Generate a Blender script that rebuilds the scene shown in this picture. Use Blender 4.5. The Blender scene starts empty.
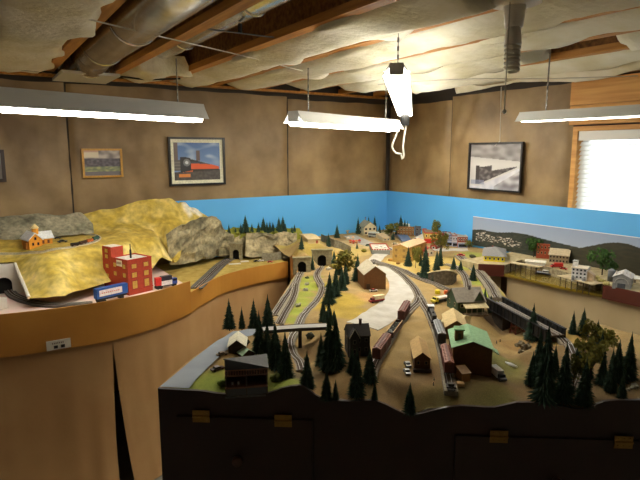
import bpy, bmesh, math, random
import numpy as np
from mathutils import Vector, Matrix, geometry, noise
random.seed(7)
PI = math.pi
scn = bpy.context.scene
COL = scn.collection
R = math.radians
# ---------------------------------------------------------------- camera geometry
FOC, PITCH, YAW, EYE = 540.0, R(9.25), R(32.5), 1.85
FW = (math.sin(YAW), math.cos(YAW)); RT = (math.cos(YAW), -math.sin(YAW))
def ray(px, py):
    a = (px-320)/FOC; b = (py-240)/FOC
    h = math.cos(PITCH)-math.sin(PITCH)*b; v = -(math.sin(PITCH)+math.cos(PITCH)*b)
    return Vector((FW[0]*h+RT[0]*a, FW[1]*h+RT[1]*a, v))
EYEV = Vector((0, 0, EYE))
def U(px, py, z):
    d = ray(px, py); return EYEV + d*((z-EYE)/d.z)
def Wx(px, py, x):
    d = ray(px, py); return EYEV + d*(x/d.x)
def Wy(px, py, y):
    d = ray(px, py); return EYEV + d*(y/d.y)
def S(p):                       # metres per photo pixel at a point of the room
    return (p.x*FW[0]+p.y*FW[1])*math.cos(PITCH)/FOC - (p.z-EYE)*math.sin(PITCH)/FOC
def head(p):                    # unit vector on the floor plan from the camera's foot to p
    v = Vector((p.x, p.y, 0)); v.normalize(); return v
# ---------------------------------------------------------------- materials
def lin(c):
    f = lambda u: u/12.92 if u <= .04045 else ((u+.055)/1.055)**2.4
    return tuple(f(x/255) for x in c)
MATS = {}
def mat(name, rgb, rough=.8, var=.15, scale=30, metal=0, bump=0, bscale=None, emit=None, trans=0, rgb2=None, stretch=None, coat=0):
    if name in MATS: return MATS[name]
    m = bpy.data.materials.new(name); m.use_nodes = True
    nt = m.node_tree; N = nt.nodes; L = nt.links
    b = N['Principled BSDF']
    c = lin(rgb)
    b.inputs['Roughness'].default_value = rough; b.inputs['Metallic'].default_value = metal
    b.inputs['Coat Weight'].default_value = coat
    b.inputs['Base Color'].default_value = (*c, 1)
    tc = N.new('ShaderNodeTexCoord'); src = tc.outputs['Object']
    if stretch:
        mp = N.new('ShaderNodeMapping'); mp.inputs['Scale'].default_value = stretch
        L.new(src, mp.inputs['Vector']); src = mp.outputs['Vector']
    if var or rgb2:
        n = N.new('ShaderNodeTexNoise'); n.inputs['Scale'].default_value = scale; n.inputs['Detail'].default_value = 4
        L.new(src, n.inputs['Vector'])
        r = N.new('ShaderNodeValToRGB')
        c2 = lin(rgb2) if rgb2 else tuple(min(1, x*(1+var)) for x in c)
        c1 = c if rgb2 else tuple(x*(1-var) for x in c)
        r.color_ramp.elements[0].position = .35; r.color_ramp.elements[1].position = .65
        r.color_ramp.elements[0].color = (*c1, 1); r.color_ramp.elements[1].color = (*c2, 1)
        L.new(n.outputs['Fac'], r.inputs['Fac']); L.new(r.outputs['Color'], b.inputs['Base Color'])
    if bump:
        n2 = N.new('ShaderNodeTexNoise'); n2.inputs['Scale'].default_value = bscale or scale*2; n2.inputs['Detail'].default_value = 6
        L.new(src, n2.inputs['Vector'])
        bp = N.new('ShaderNodeBump'); bp.inputs['Strength'].default_value = bump; bp.inputs['Distance'].default_value = .01
        L.new(n2.outputs['Fac'], bp.inputs['Height']); L.new(bp.outputs['Normal'], b.inputs['Normal'])
    if emit:
        b.inputs['Emission Color'].default_value = (*lin(emit[0]), 1); b.inputs['Emission Strength'].default_value = emit[1]
    if trans:
        t = N.new('ShaderNodeBsdfTranslucent'); t.inputs['Color'].default_value = (*c, 1)
        mx = N.new('ShaderNodeMixShader'); mx.inputs['Fac'].default_value = trans
        L.new(b.outputs[0], mx.inputs[1]); L.new(t.outputs[0], mx.inputs[2])
        L.new(mx.outputs[0], N['Material Output'].inputs['Surface'])
    MATS[name] = m; return m
def vcmat(name, rough=.9, coat=0, nscale=60, namt=.25, bump=0):
    if name in MATS: return MATS[name]
    m = bpy.data.materials.new(name); m.use_nodes = True
    nt = m.node_tree; N = nt.nodes; L = nt.links; b = N['Principled BSDF']
    a = N.new('ShaderNodeAttribute'); a.attribute_name = 'tint'
    b.inputs['Roughness'].default_value = rough; b.inputs['Coat Weight'].default_value = coat; b.inputs['Coat Roughness'].default_value = .05
    if namt:
        tc = N.new('ShaderNodeTexCoord'); n = N.new('ShaderNodeTexNoise'); n.inputs['Scale'].default_value = nscale; n.inputs['Detail'].default_value = 6
        L.new(tc.outputs['Object'], n.inputs['Vector'])
        mr = N.new('ShaderNodeMapRange'); mr.inputs['From Min'].default_value = .3; mr.inputs['From Max'].default_value = .7
        mr.inputs['To Min'].default_value = 1-namt; mr.inputs['To Max'].default_value = 1+namt
        L.new(n.outputs['Fac'], mr.inputs['Value'])
        mx = N.new('ShaderNodeVectorMath'); mx.operation = 'SCALE'
        L.new(a.outputs['Color'], mx.inputs[0]); L.new(mr.outputs['Result'], mx.inputs['Scale'])
        L.new(mx.outputs['Vector'], b.inputs['Base Color'])
        if bump:
            bp = N.new('ShaderNodeBump'); bp.inputs['Strength'].default_value = bump; bp.inputs['Distance'].default_value = .005
            L.new(n.outputs['Fac'], bp.inputs['Height']); L.new(bp.outputs['Normal'], b.inputs['Normal'])
    else:
        L.new(a.outputs['Color'], b.inputs['Base Color'])
    MATS[name] = m; return m
def hexmat(rgb, rough=.75, **k):
    return mat('paint_%d_%d_%d_%d' % (*rgb, int(rough*100)), rgb, rough, .12, 80, **k)
# ---------------------------------------------------------------- mesh builder
class MB:
    def __init__(s): s.v = []; s.f = []; s.M = Matrix.Identity(4); s.c = []
    def add(s, vs, fs):
        o = len(s.v); s.v += [tuple(s.M @ Vector(v)) for v in vs]; s.f += [tuple(i+o for i in f) for f in fs]; return s
    def box(s, c, d, rz=0, rx=0, ry=0):
        T = Matrix.Translation(c) @ Matrix.Rotation(rz, 4, 'Z') @ Matrix.Rotation(ry, 4, 'Y') @ Matrix.Rotation(rx, 4, 'X')
        x, y, z = d[0]/2, d[1]/2, d[2]/2
        vs = [T @ Vector(p) for p in ((-x,-y,-z),(x,-y,-z),(x,y,-z),(-x,y,-z),(-x,-y,z),(x,-y,z),(x,y,z),(-x,y,z))]
        return s.add(vs, [(0,3,2,1),(4,5,6,7),(0,1,5,4),(1,2,6,5),(2,3,7,6),(3,0,4,7)])
    def bb(s, x0, x1, y0, y1, z0, z1): return s.box(((x0+x1)/2,(y0+y1)/2,(z0+z1)/2),(abs(x1-x0),abs(y1-y0),abs(z1-z0)))
    def poly(s, pts): return s.add(pts, [tuple(range(len(pts)))])
    def prism(s, pts, off):      # polygon extruded by a vector
        n = len(pts); off = Vector(off); a = [Vector(p) for p in pts]; b = [p+off for p in a]
        return s.add(a+b, [tuple(range(n))[::-1], tuple(range(n, 2*n))]+[(i,(i+1)%n,n+(i+1)%n,n+i) for i in range(n)])
    def tube(s, pts, r, n=8, cap=True):
        pts = [Vector(p) for p in pts]; rs = r if hasattr(r, '__len__') else [r]*len(pts)
        vs = []; fs = []; up = None
        for i, p in enumerate(pts):
            t = (pts[min(i+1, len(pts)-1)]-pts[max(i-1, 0)]).normalized()
            if up is None: up = t.orthogonal().normalized()
            up = (up - t*up.dot(t)); up = up.normalized() if up.length > 1e-6 else t.orthogonal().normalized()
            w = t.cross(up)
            for k in range(n):
                a = 2*PI*k/n; vs.append(p+(up*math.cos(a)+w*math.sin(a))*rs[i])
        for i in range(len(pts)-1):
            for k in range(n): fs.append((i*n+k, i*n+(k+1)%n, (i+1)*n+(k+1)%n, (i+1)*n+k))
        if cap: fs += [tuple(range(n))[::-1], tuple(range((len(pts)-1)*n, len(pts)*n))]
        return s.add(vs, fs)
    def cyl(s, c, r, h, n=14, r2=None): return s.tube([c, (c[0], c[1], c[2]+h)], [r, r if r2 is None else r2], n)
    def grid(s, fn, nu, nv):
        vs = [fn(i/nu, j/nv) for j in range(nv+1) for i in range(nu+1)]
        return s.add(vs, [(j*(nu+1)+i, j*(nu+1)+i+1, (j+1)*(nu+1)+i+1, (j+1)*(nu+1)+i) for j in range(nv) for i in range(nu)])
    def blob(s, c, r, amp=.2, sub=2, seed=0, freq=1.5):
        bm = bmesh.new(); bmesh.ops.create_icosphere(bm, subdivisions=sub, radius=1)
        r = r if hasattr(r, '__len__') else (r, r, r)
        vs = []
        for v in bm.verts:
            k = 1+amp*noise.noise(v.co*freq+Vector((seed*3.1, seed, 0)))*2
            vs.append((c[0]+v.co.x*r[0]*k, c[1]+v.co.y*r[1]*k, c[2]+v.co.z*r[2]*k))
        fs = [tuple(v.index for v in f.verts) for f in bm.faces]; bm.free()
        return s.add(vs, fs)
    def mesh(s, name, m, smooth=False):
        me = bpy.data.meshes.new(name); me.from_pydata(s.v, [], s.f); me.validate(); me.update()
        if m: me.materials.append(m)
        if smooth:
            for p in me.polygons: p.use_smooth = True
        return me
    def build(s, name, m, parent=None, smooth=False, loc=(0,0,0), rz=0, label=None, kind=None):
        return put(name, s.mesh(name, m, smooth), parent, loc, rz, label, kind)
def put(name, me, parent=None, loc=(0,0,0), rz=0, label=None, kind=None, sc=None):
    o = bpy.data.objects.new(name, me); COL.objects.link(o)
    o.location = loc; o.rotation_euler = (0, 0, rz)
    if sc: o.scale = sc
    if parent: o.parent = parent
    if label: o['label'] = label
    if kind: o['kind'] = kind
    return o
def tag(o, label, cat, group=None, kind=None):
    o['label'] = label; o['category'] = cat
    if group: o['group'] = group
    if kind: o['kind'] = kind
    return o
def thing(name, label, cat, loc=(0,0,0), rz=0, group=None):
    o = bpy.data.objects.new(name, None); COL.objects.link(o); o.empty_display_size = .05
    o.location = loc; o.rotation_euler = (0, 0, rz)
    return tag(o, label, cat, group)
def struct(mb, name, m, smooth=False):
    o = mb.build(name, m, None, smooth); o['kind'] = 'structure'; return o
def tint(o, fn):                 # colour attribute painted from the vertex position
    me = o.data; a = me.color_attributes.new('tint', 'FLOAT_COLOR', 'POINT')
    for i, v in enumerate(me.vertices):
        c = lin(fn(v.co)); a.data[i].color = (*c, 1)
def nz(x, y=0, z=0, f=1): return noise.noise(Vector((x*f, y*f, z*f)))
ORD = ['first','second','third','fourth','fifth','sixth','seventh','eighth','ninth','tenth','eleventh','twelfth','thirteenth','fourteenth','fifteenth','sixteenth','seventeenth','eighteenth','nineteenth','twentieth']
def spline(pts, step=.02):
    P = [Vector(p) for p in pts]; P = [P[0]*2-P[1]]+P+[P[-1]*2-P[-2]]; out = []
    for i in range(1, len(P)-2):
        n = max(2, int((P[i+1]-P[i]).length/step))
        for k in range(n):
            t = k/n; a, b, c, d = P[i-1], P[i], P[i+1], P[i+2]
            out.append(.5*((2*b)+(c-a)*t+(2*a-5*b+4*c-d)*t*t+(3*b-a-3*c+d)*t**3))
    out.append(P[-2]); return out
# ================================================================= ROOM
XR, YB, XL, YF, ZC = 3.47, 4.2, -2.6, -1.6, 2.63
conc = mat('shade_dark_concrete', (64,56,48), .9, .1, 6, bump=.2)  # darkened so gaps between fabric panels read as seam shadow
osb = mat('osb_board', (160,110,54), .8, rgb2=(112,72,32), scale=40)
lumber = mat('joist_lumber', (204,146,66), .6, rgb2=(176,118,48), scale=7, stretch=(6,.6,6))
pine = mat('pine_board', (222,168,92), .55, rgb2=(200,142,70), scale=5, stretch=(3,.5,8))
pale = mat('bounce_wall_paint', (222,216,202), .85, .04, 4)  # pale tone put on the unseen walls to bounce fill light
struct(MB().bb(XL,XR,YF,YB,-.05,0), 'floor', mat('floor_concrete', (168,160,148), .7, .08, 8))
struct(MB().bb(XL-.1,XR+.1,YB,YB+.1,-.05,ZC), 'wall_back', conc)
struct(MB().bb(XL-.1,XL,YF,YB,-.05,ZC), 'wall_left', pale)
struct(MB().bb(XL-.1,XR+.1,YF-.1,YF,-.05,ZC), 'wall_front', pale)
WY0, WY1, WZ0, WZ1 = 1.0, 2.23, 1.2, 2.02          # window opening in the right wall
struct(MB().bb(XR,XR+.1,YF,WY0,-.05,ZC).bb(XR,XR+.1,WY1,YB,-.05,ZC).bb(XR,XR+.1,WY0,WY1,-.05,WZ0).bb(XR,XR+.1,WY0,WY1,WZ1,ZC), 'wall_right', conc)
struct(MB().bb(XL-.1,XR+.1,YF-.1,YB+.1,ZC,ZC+.04), 'ceiling', osb)
# window frame and pine boards around and above it
m = MB(); m.bb(XR-.012,XR+.1,WY1-.035,WY1,WZ0,WZ1).bb(XR-.012,XR+.1,WY0,WY0+.035,WZ0,WZ1).bb(XR-.012,XR+.1,WY0+.035,WY1-.035,WZ1-.03,WZ1).bb(XR-.012,XR+.1,WY0+.035,WY1-.035,WZ0,WZ0+.03)
w1 = struct(m, 'window_1', pine)
MB().bb(XR+.06,XR+.085,WY0+.03,WY0+.08,WZ0+.03,WZ1-.03).bb(XR+.06,XR+.085,WY1-.08,WY1-.03,WZ0+.03,WZ1-.03).bb(XR+.06,XR+.085,WY0+.08,WY1-.08,WZ1-.08,WZ1-.03).bb(XR+.06,XR+.085,WY0+.08,WY1-.08,WZ0+.03,WZ0+.08).build('window_sash', mat('white_vinyl',(235,235,232),.4,0), w1)
gm = bpy.data.materials.new('window_glass'); gm.use_nodes = True
gb = gm.node_tree.nodes['Principled BSDF']; gb.inputs['Transmission Weight'].default_value = 1; gb.inputs['Roughness'].default_value = 0; gb.inputs['IOR'].default_value = 1.01
MB().bb(XR+.07,XR+.074,WY0+.08,WY1-.08,WZ0+.08,WZ1-.08).build('window_pane', gm, w1)
bl = thing('window_blind', 'white horizontal slat blind lowered over the bright window', 'window blind', (XR+.025, (WY0+WY1)/2, WZ1-.065))
HB = (WY1-WY0)/2-.04
slat = mat('blind_slat', (240,240,236), .5, 0, trans=.72)
MB().bb(-.03,.022,-HB,HB,-.028,.033).build('headrail', mat('white_vinyl',(235,235,232),.4,0), bl)
m = MB()
for k in range(22): m.box((0,0,-.05-k*.031), (.036,2*HB,.0012), ry=R(-52))
m.build('slats', slat, bl)
for sy in (-HB+.15, HB-.15):
    MB().tube([(0,sy,-.03),(0,sy,-.74)], .0012, 5).build('lift_cord', mat('white_cord',(225,222,212),.8,0), bl)
struct(MB().bb(XR-.04,XR,.2,2.245,2.03,2.155), 'trim_1', pine)
struct(MB().bb(XR-.045,XR,.2,2.245,2.158,2.32), 'trim_2', pine)
struct(MB().bb(XR-.05,XR,.2,2.3,2.335,2.37), 'trim_3', lumber)
struct(MB().bb(XL,XR-.05,YB-.05,YB,2.352,2.37), 'trim_4', lumber)
# joists
JX = [.08-.8+.4*k for k in range(-4, 12)]
JX = [-1.93+.4*k for k in range(14)]   # ... .47 .87 1.27 1.67 2.07 2.47 2.87 3.27
JN = {0.47:'engineered ceiling joist along the left side of the big round duct',0.87:'engineered ceiling joist between the two metal ducts',1.27:'engineered ceiling joist along the right side of the smaller duct'}
vis = 0
for i, x in enumerate(JX):
    lab = None
    for k in JN:
        if abs(x-k) < .01: lab = JN[k]
    if lab is None:
        if x < .4: lab = 'engineered ceiling joist buried in insulation, %s one left of the big duct' % ORD[int(round((.47-x)/.4))-1]
        else: lab = 'engineered ceiling joist among white insulation, %s one right of the smaller duct' % ORD[int(round((x-1.27)/.4))-1]
    t = thing('ceiling_joist', lab, 'joist', (x, 0, 2.37), 0, 'ceiling joists')
    MB().bb(-.03,.03,YF,YB-.05,0,.036).build('bottom_flange', lumber, t)
    MB().bb(-.005,.005,YF,YB-.05,.036,.222).build('web', osb, t)
    MB().bb(-.03,.03,YF,YB-.05,.222,.259).build('top_flange', lumber, t)
# insulation batts
fiber = mat('fiberglass', (244,241,226), .95, rgb2=(222,216,184), scale=3.5, bump=.7, bscale=32)
def batt(x0, x1, y0, y1, label, sag=.05, seed=0, over=.0, shp=.55):
    def bot(u, v):
        x = x0-over+(x1-x0+2*over)*u; y = y0+(y1-y0)*v
        e = min(u, 1-u)*2
        wob = nz(x*3+seed, y*1.6, seed)*.016 + nz(x*11, y*9, seed)*.009 + nz(x*26, y*22, seed)*.005
        dr = max(0, nz(y*2.3+seed*7+(11 if u > .5 else 0), seed*1.7)*1.7-.06); dr = min(dr, .9) if e < .25 else 0
        z = 2.385 - sag*(1+.55*nz(y*1.7, seed*3))*(e**shp) - wob*e**.3 - .05*dr*(1-e/.25)
        ed = (-1 if u < .5 else 1)*.055*dr+.012*nz(y*9, seed)*(dr > .05)
        return (x+(ed*(1-e/.25) if e < .25 else 0)+.01*nz(y*6, x*5, seed), y+(.04*nz(x*12, seed, v*3) if v in (0, 1) else 0), z)
    m = MB(); nu, nv = 10, max(8, int((y1-y0)/.06)); m.grid(bot, nu, nv)
    b0 = [Vector(q) for q in m.v]
    def top(u, v):
        i = int(round(u*nu)); j = int(round(v*nv)); q = b0[j*(nu+1)+i]
        return (min(max(q.x, x0), x1), q.y, 2.46)
    m.grid(top, nu, nv); n = (nu+1)*(nv+1); q = lambda i, j: j*(nu+1)+i
    for j in range(nv): m.f += [(q(0,j),q(0,j+1),q(0,j+1)+n,q(0,j)+n),(q(nu,j+1),q(nu,j),q(nu,j)+n,q(nu,j+1)+n)]
    for i in range(nu): m.f += [(q(i+1,0),q(i,0),q(i,0)+n,q(i+1,0)+n),(q(i,nv),q(i+1,nv),q(i+1,nv)+n,q(i,nv)+n)]
    o = m.build('insulation_batt', fiber, None, True); return tag(o, label, 'insulation', 'fiberglass batts between the joists')
B = lambda k: (JX[k]+.035, JX[k+1]-.035)
batt(*B(5), YF+.1, 4.0, 'cream insulation batt filling the bay just left of the big round duct', .045, 1, 0, .12)
batt(*B(4), YF+.1, 4.1, 'cream insulation batt in the second bay left of the big round duct', .045, 2, 0, .12)
batt(*B(3), YF+.1, 4.1, 'cream insulation batt in the third bay left of the big round duct', .06, 3)
batt(B(6)[0]+.02, B(6)[1]-.02, 3.98, 4.13, 'short scrap of insulation under the duct boot at the back wall', .03, 4)
batt(B(7)[0]+.02, B(7)[1]-.02, 3.55, 4.12, 'piece of insulation closing the smaller duct bay at the back wall', .05, 5)
batt(*B(8), 1.3, 4.1, 'long white insulation batt in first bay right of smaller duct', .055, 6)
batt(*B(9), .6, 4.05, 'long white insulation batt in second bay right of smaller duct', .06, 7)
batt(*B(10), .2, 3.75, 'white insulation batt in third bay right of smaller duct', .06, 8)
batt(*B(11), .1, 1.45, 'near white insulation batt in the bay beside the open brown bay', .06, 9)
batt(*B(11), 2.0, 3.7, 'far white insulation batt in the bay ending at the open brown gap', .065, 10)
batt(*B(12), .1, 3.6, 'white insulation batt sagging beside the window wall', .06, 11)
batt(JX[13]+.035, XR-.06, .3, 3.2, 'ragged narrow insulation strip drooping over the window header', .06, 12)
# ducts
galv = mat('galvanised_steel', (214,214,208), .22, .12, 14, metal=1, bump=.08, bscale=30)
def duct(x, y0, y1, r, z, label, seams):
    t = thing('round_duct', label, 'duct', (x, 0, z))
    n = 28; m = MB(); m.tube([(0,y0,0),(0,y1,0)], r, n, False); m.build('pipe', galv, t, True)
    for s in seams: MB().tube([(0,s-.012,0),(0,s-.004,0),(0,s+.004,0),(0,s+.012,0)], [r+.001,r+.006,r+.006,r+.001], n, False).build('joint_band', galv, t, True)
    return t
d1 = duct(.67, YF+.2, 3.5, .115, 2.445, 'big galvanised round duct running to the wall boot', (.4,1.6,2.62,3.3))
m = MB()
m.add([(-.15,3.70,-.105),(.15,3.70,-.105),(.15,4.12,-.105),(-.15,4.12,-.105),(-.13,3.72,-.0),(.13,3.72,-.0),(.13,4.12,.05),(-.13,4.12,.05)], [(0,3,2,1),(4,5,6,7),(0,1,5,4),(1,2,6,5),(2,3,7,6),(3,0,4,7)])
foil = mat('crinkled_foil',(220,220,218),.2,.1,20,metal=1,bump=.7,bscale=40); m.build('register_boot', foil, d1)
MB().bb(-.17,.17,3.68,4.14,-.122,-.105).build('boot_flange', mat('white_enamel',(215,212,200),.4,0), d1)
m = MB(); pts = [(0,3.48+.02*k,-.0-.002*k) for k in range(14)]
m.tube(pts, [.112 if k%2 else .1 for k in range(14)], 24, False); m.build('flexible_collar', mat('crinkled_foil',(200,200,200),.18,.1,20,metal=1,bump=.6,bscale=60), d1, True)
d2 = duct(1.07, YF+.2, 3.5, .075, 2.50, 'smaller galvanised round duct in the next joist bay', (.9,2.2,3.1))
MB().box((0,2.35,-.12),(.42,.02,.003)).tube([(0,2.35,-.12),(.0,2.35,-.08)],.01).build('hanger_strap', mat('dark_steel',(70,70,72),.4,.1,20,metal=.8), d2)
wire = mat('white_wire', (205,200,188), .6, 0)
tag(MB().tube(spline([(.2,2.2,2.352),(.75,2.45,2.345),(1.3,2.75,2.352),(1.75,2.95,2.34)],.1), .003, 6).build('ceiling_wire', wire), 'thin pale wire strung across the joists under the ducts', 'wire')
tag(MB().tube(spline([(.3,3.9,2.352),(.55,3.92,2.35),(.87,3.9,2.353),(1.05,3.86,2.34),(1.27,3.8,2.355)],.05), .006, 6).build('black_cable', mat('black_rubber',(18,18,18),.6,0)), 'black cable stapled across the joists beside the duct boot', 'cable')
tag(MB().tube(spline([(2.3,2.9,2.29),(2.6,2.5,2.30),(2.95,2.1,2.285),(3.4,1.8,2.30)],.1), .003, 6).build('ceiling_wire', wire), 'pale wire crossing the insulation toward the window', 'wire')
# hanging fabric on the walls
fab = mat('brown_wall_fabric', (160,134,94), .5, rgb2=(122,98,64), scale=3.2, bump=.3, bscale=9)  # lighter and darker blotches paint the satin sheen into the colour
def fabric(name, ax, a0, a1, z0, z1, label, seed):
    def fn(u, v):
        a = a0+(a1-a0)*u; z = z0+(z1-z0)*v
        d = .022+.011*nz(a*5, z*1.1, seed)+.009*nz(a*11+z*5, z*3, seed)+.006*nz(a*16-z*9, z*7, seed+4)
        pk = 1+.5*nz(z*14, seed); wl_ = min(u, 1-u)*abs(a1-a0)
        if wl_ < .03*pk: d = .006+d*.5*wl_/.03
        if wl_ < .004: a += .005*nz(z*11, seed)
        return (a, YB-d, z+.012*nz(a*4, seed)*v) if ax == 'y' else (XR-d, a, z+.012*nz(a*4, seed)*v)
    m = MB(); m.grid(fn, int(abs(a1-a0)/.022), 44); o = m.build(name, fab, None, True)
    return tag(o, label, 'wall fabric', 'brown fabric panels lining the walls')
fabric('fabric_panel', 'y', -1.2, .575, .02, 2.32, 'brown fabric panel on back wall left of the small gold framed picture', 1)
fabric('fabric_panel', 'y', .586, 2.331, .02, 2.32, 'wide brown fabric panel behind the two pictures on the back wall', 2)
fabric('fabric_panel', 'y', 2.342, 3.44, .02, 2.30, 'brown fabric panel between the wall seam and the room corner', 3)
fabric('fabric_panel', 'x', 2.233, 3.35, .02, 2.31, 'brown fabric panel behind the black and white picture, ending at the window', 4)
fabric('fabric_panel', 'x', 3.355, 4.16, .02, 2.28, 'narrow brown fabric panel on right wall next to the corner', 5)
# sky blue backdrop boards
blue = mat('sky_blue_paint', (90,176,240), .6, .04, 2)
b1 = MB().bb(1.30,3.408,4.125,4.132,1.0,1.475).build('backdrop_board', blue); tag(b1, 'sky blue backdrop board along the back wall behind the conifer ridge', 'backdrop')
b2 = MB().bb(3.408,3.415,.6,4.132,1.0,1.475).build('backdrop_board', blue); tag(b2, 'sky blue backdrop board along the right wall behind the town', 'backdrop')
# ---------------------------------------------------------------- pictures
prn = vcmat('printed_paper', .45, .35, 60, 0)
prg = vcmat('printed_photo_glazed', .35, .9, 60, 0)
def picture(name, label, cat, loc, rz, w, h, fw, fcol, painter, mw=0, tilt=0, nu=110, nv=80):
    t = thing(name, label, cat, loc, rz); t.rotation_euler = (tilt, 0, rz)     # local x right, z up, -y towards viewer
    m = MB(); d = .022
    m.bb(-w/2,-w/2+fw,-d,0,-h/2,h/2).bb(w/2-fw,w/2,-d,0,-h/2,h/2).bb(-w/2+fw,w/2-fw,-d,0,h/2-fw,h/2).bb(-w/2+fw,w/2-fw,-d,0,-h/2,-h/2+fw)
    m.build('frame', hexmat(fcol, .35), t)
    if mw:
        i = w/2-fw; j = h/2-fw; m = MB()
        m.bb(-i,-i+mw,-.009,-.004,-j,j).bb(i-mw,i,-.009,-.004,-j,j).bb(-i+mw,i-mw,-.009,-.004,j-mw,j).bb(-i+mw,i-mw,-.009,-.004,-j,-j+mw)
        m.build('mat_board', hexmat((232,230,205), .6), t)
    i = w/2-fw-mw; j = h/2-fw-mw
    m = MB(); m.grid(lambda u, v: (-i+2*i*u, -.006, -j+2*j*v), nu, nv)
    o = m.build('print', prg, t)
    tint(o, lambda c: painter((c.x+i)/(2*i), (c.z+j)/(2*j)))
    return t
def mixc(a, b, t): t = min(1, max(0, t)); return tuple(a[k]*(1-t)+b[k]*t for k in range(3))
def p_day(u, v):
    c = mixc((150,175,215), (70,110,175), v)
    c = mixc(c, (190,205,225), max(0, nz(u*4, v*7, 1))*1.2)
    if u < .09 and v > .55: c = (110,95,90)
    if .48 < u < .56 and .52 < v < .80: c = (105,85,80)
    if u < .2 and .25 < v < .55: c = (125,120,115) if int(v*24) % 2 else (95,92,90)
    gl = .22+.06*u
    if v < gl: c = mixc((92,88,84), (70,66,64), nz(u*20, v*14)+.5)
    top = .62-.33*max(0, u-.25); 
    if u > .13 and u < .98 and gl-.02 < v < top-.02*(u > .35):
        c = (38,40,46)
        if (u-.27)**2+((v-.47)*.8)**2 < .006: c = (120,124,128)
        if (u-.27)**2+((v-.47)*.8)**2 < .0012: c = (215,220,225)
        s0 = .42-.07*(u-.36); 
        if u > .36 and s0-.12+.06*(u-.36) < v < s0+.03: c = (226,96,50)
        if u <= .4 and v < .20+ (u-.13)*.25: c = (215,110,60)
        if u > .4 and v < s0-.12: c = (52,46,46)
        if u > .36 and s0+.03 < v < s0+.075: c = (60,66,78)
    if .1 < u < .34 and .08 < v < .17: c = (228,140,70)
    return c
def p_snow(u, v):
    c = mixc((205,203,202), (150,146,146), max(0, v-.55)*2)
    if v > .72-.1*u: c = mixc((120,116,116), (160,156,156), nz(u*7, v*9)+.5)
    diag = .10+.55*max(0, u-.2)
    top = .50+.22*max(0, u-.3)
    if .12 < u < .92 and diag < v < top-.12*(u > .45): c = mixc((66,62,64), (124,120,120), nz(u*14, v*14, 3)*1.4+.35)
    if .12 < u < .2 and .12 < v < .52: c = (60,56,58)
    if u > .5 and v < diag-.1-.2*(1-u): c = mixc((112,106,112), (196,196,202), nz(u*6, v*8, 8)*1.3+.5)
    elif v < diag-.04: c = mixc((222,222,228), (190,192,205), nz(u*10, v*6, 5)+.4)
    if .02 < u < .3 and .1 < v < .2: c = mixc(c, (130,140,175), .6)
    return c
def p_old(u, v):
    c = mixc((190,180,172), (120,112,112), nz(u*6, v*6, 2)+.5)
    if u < .4 and v > .72: c = (212,202,180) if v < .93 else (196,160,140)
    if .35 < v < .68: c = mixc((70,64,74), (110,104,112), nz(u*12, v*12, 4)+.4)
    if .16 < v <= .35: c = mixc((112,122,96), (168,170,118), nz(u*9, v*15, 7)+.4)
    if v <= .16: c = (112,106,112)
    return c
picture('framed_picture', 'large black framed colour photo of an orange and red steam locomotive', 'picture', (1.50,4.165,1.777), 0, .46, .375, .016, (16,13,12), p_day, .026, R(0))
picture('framed_picture', 'small gold framed faded photo on the back wall', 'picture', (.79,4.165,1.772), 0, .275, .205, .014, (196,146,62), p_old)
picture('framed_picture', 'black and white photo of a train in snow hung by a string', 'picture', (3.428,2.845,1.737), -PI/2, .515, .375, .013, (30,26,26), p_snow)
picture('framed_picture', 'dark framed picture cut off at the left edge of the back wall', 'picture', (.05,4.165,1.76), 0, .26, .21, .022, (44,26,16), lambda u, v: (150,140,130))
tag(MB().tube([(3.415,2.80,1.93),(3.30,2.72,2.32)], .0025, 6).tube([(3.41,2.80,1.93),(3.415,2.845,1.90)], .0025, 6).build('hanging_string', wire), 'pale string from the ceiling holding the black and white picture', 'string')
# ---------------------------------------------------------------- shop lights
wsteel = mat('white_fixture_paint', (200,202,200), .4, .03, 10)
def tube_mat(e): return mat('fluorescent_tube_%d' % int(e*10), (250,250,245), .3, 0, emit=((255,248,232), e))
chainm = mat('chain_metal', (120,118,112), .4, .1, 30, metal=.7)
def shop_light(label, A, B_, wid, e, hh=.075, gap=None, chains=((.12),(.88)), ceil=2.36, tz=.2):
    A = Vector(A); B_ = Vector(B_); L = (B_-A).length; d = (B_-A)/L
    t = thing('shop_light', label, 'light fixture', A, math.atan2(d.y, d.x), 'hanging fluorescent shop lights')
    t.rotation_euler = (0, -math.asin(d.z), math.atan2(d.y, d.x))
    w = wid/2; m = MB()       # local x along the fixture; hood with sloping sides, open below
    hs = [(-w,0),(-w*.55,hh*.75),(-w*.45,hh),(w*.45,hh),(w*.55,hh*.75),(w,0),(w-.004,0),(w*.5,hh*.68),(-w*.5,hh*.68),(-w+.004,0)]
    m.prism([(0,a,b) for a, b in hs], (L,0,0)); m.build('housing', wsteel, t)
    for x in (.0, L-.02):
        MB().prism([(x,-w*.5,hh*.1),(x,-w*.5,hh*.7),(x,w*.5,hh*.7),(x,w*.5,hh*.1)], (.02,0,0)).build('lamp_holder', wsteel, t)
    g = gap if gap else wid*.22
    for s in (-1, 1): MB().tube([(.022,s*g,hh*tz),(L-.022,s*g,hh*tz)], .0135, 10).build('tube', tube_mat(e), t, True)
    for c in chains:
        x = c*L; top = ceil-(A.z+d.z*x)
        m = MB()
        for k in range(int((top-hh)/.018)): m.box((x, 0, hh+.009+k*.018), (.008 if k % 2 else .003, .003 if k % 2 else .008, .02))
        m.build('hanging_chain', chainm, t)
    return t
E1, E2, E3, E4 = 40, 36, 44, 10
shop_light('white shop light glowing at upper left in front of the back wall', (-.06,2.66,2.035), (1.13,3.06,2.035), .16, E1, .085, tz=-.04)
shop_light('white shop light hanging before the back wall near the corner', (1.62,2.84,2.02), (2.76,3.26,2.02), .16, E2, .07, tz=-.04)
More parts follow.
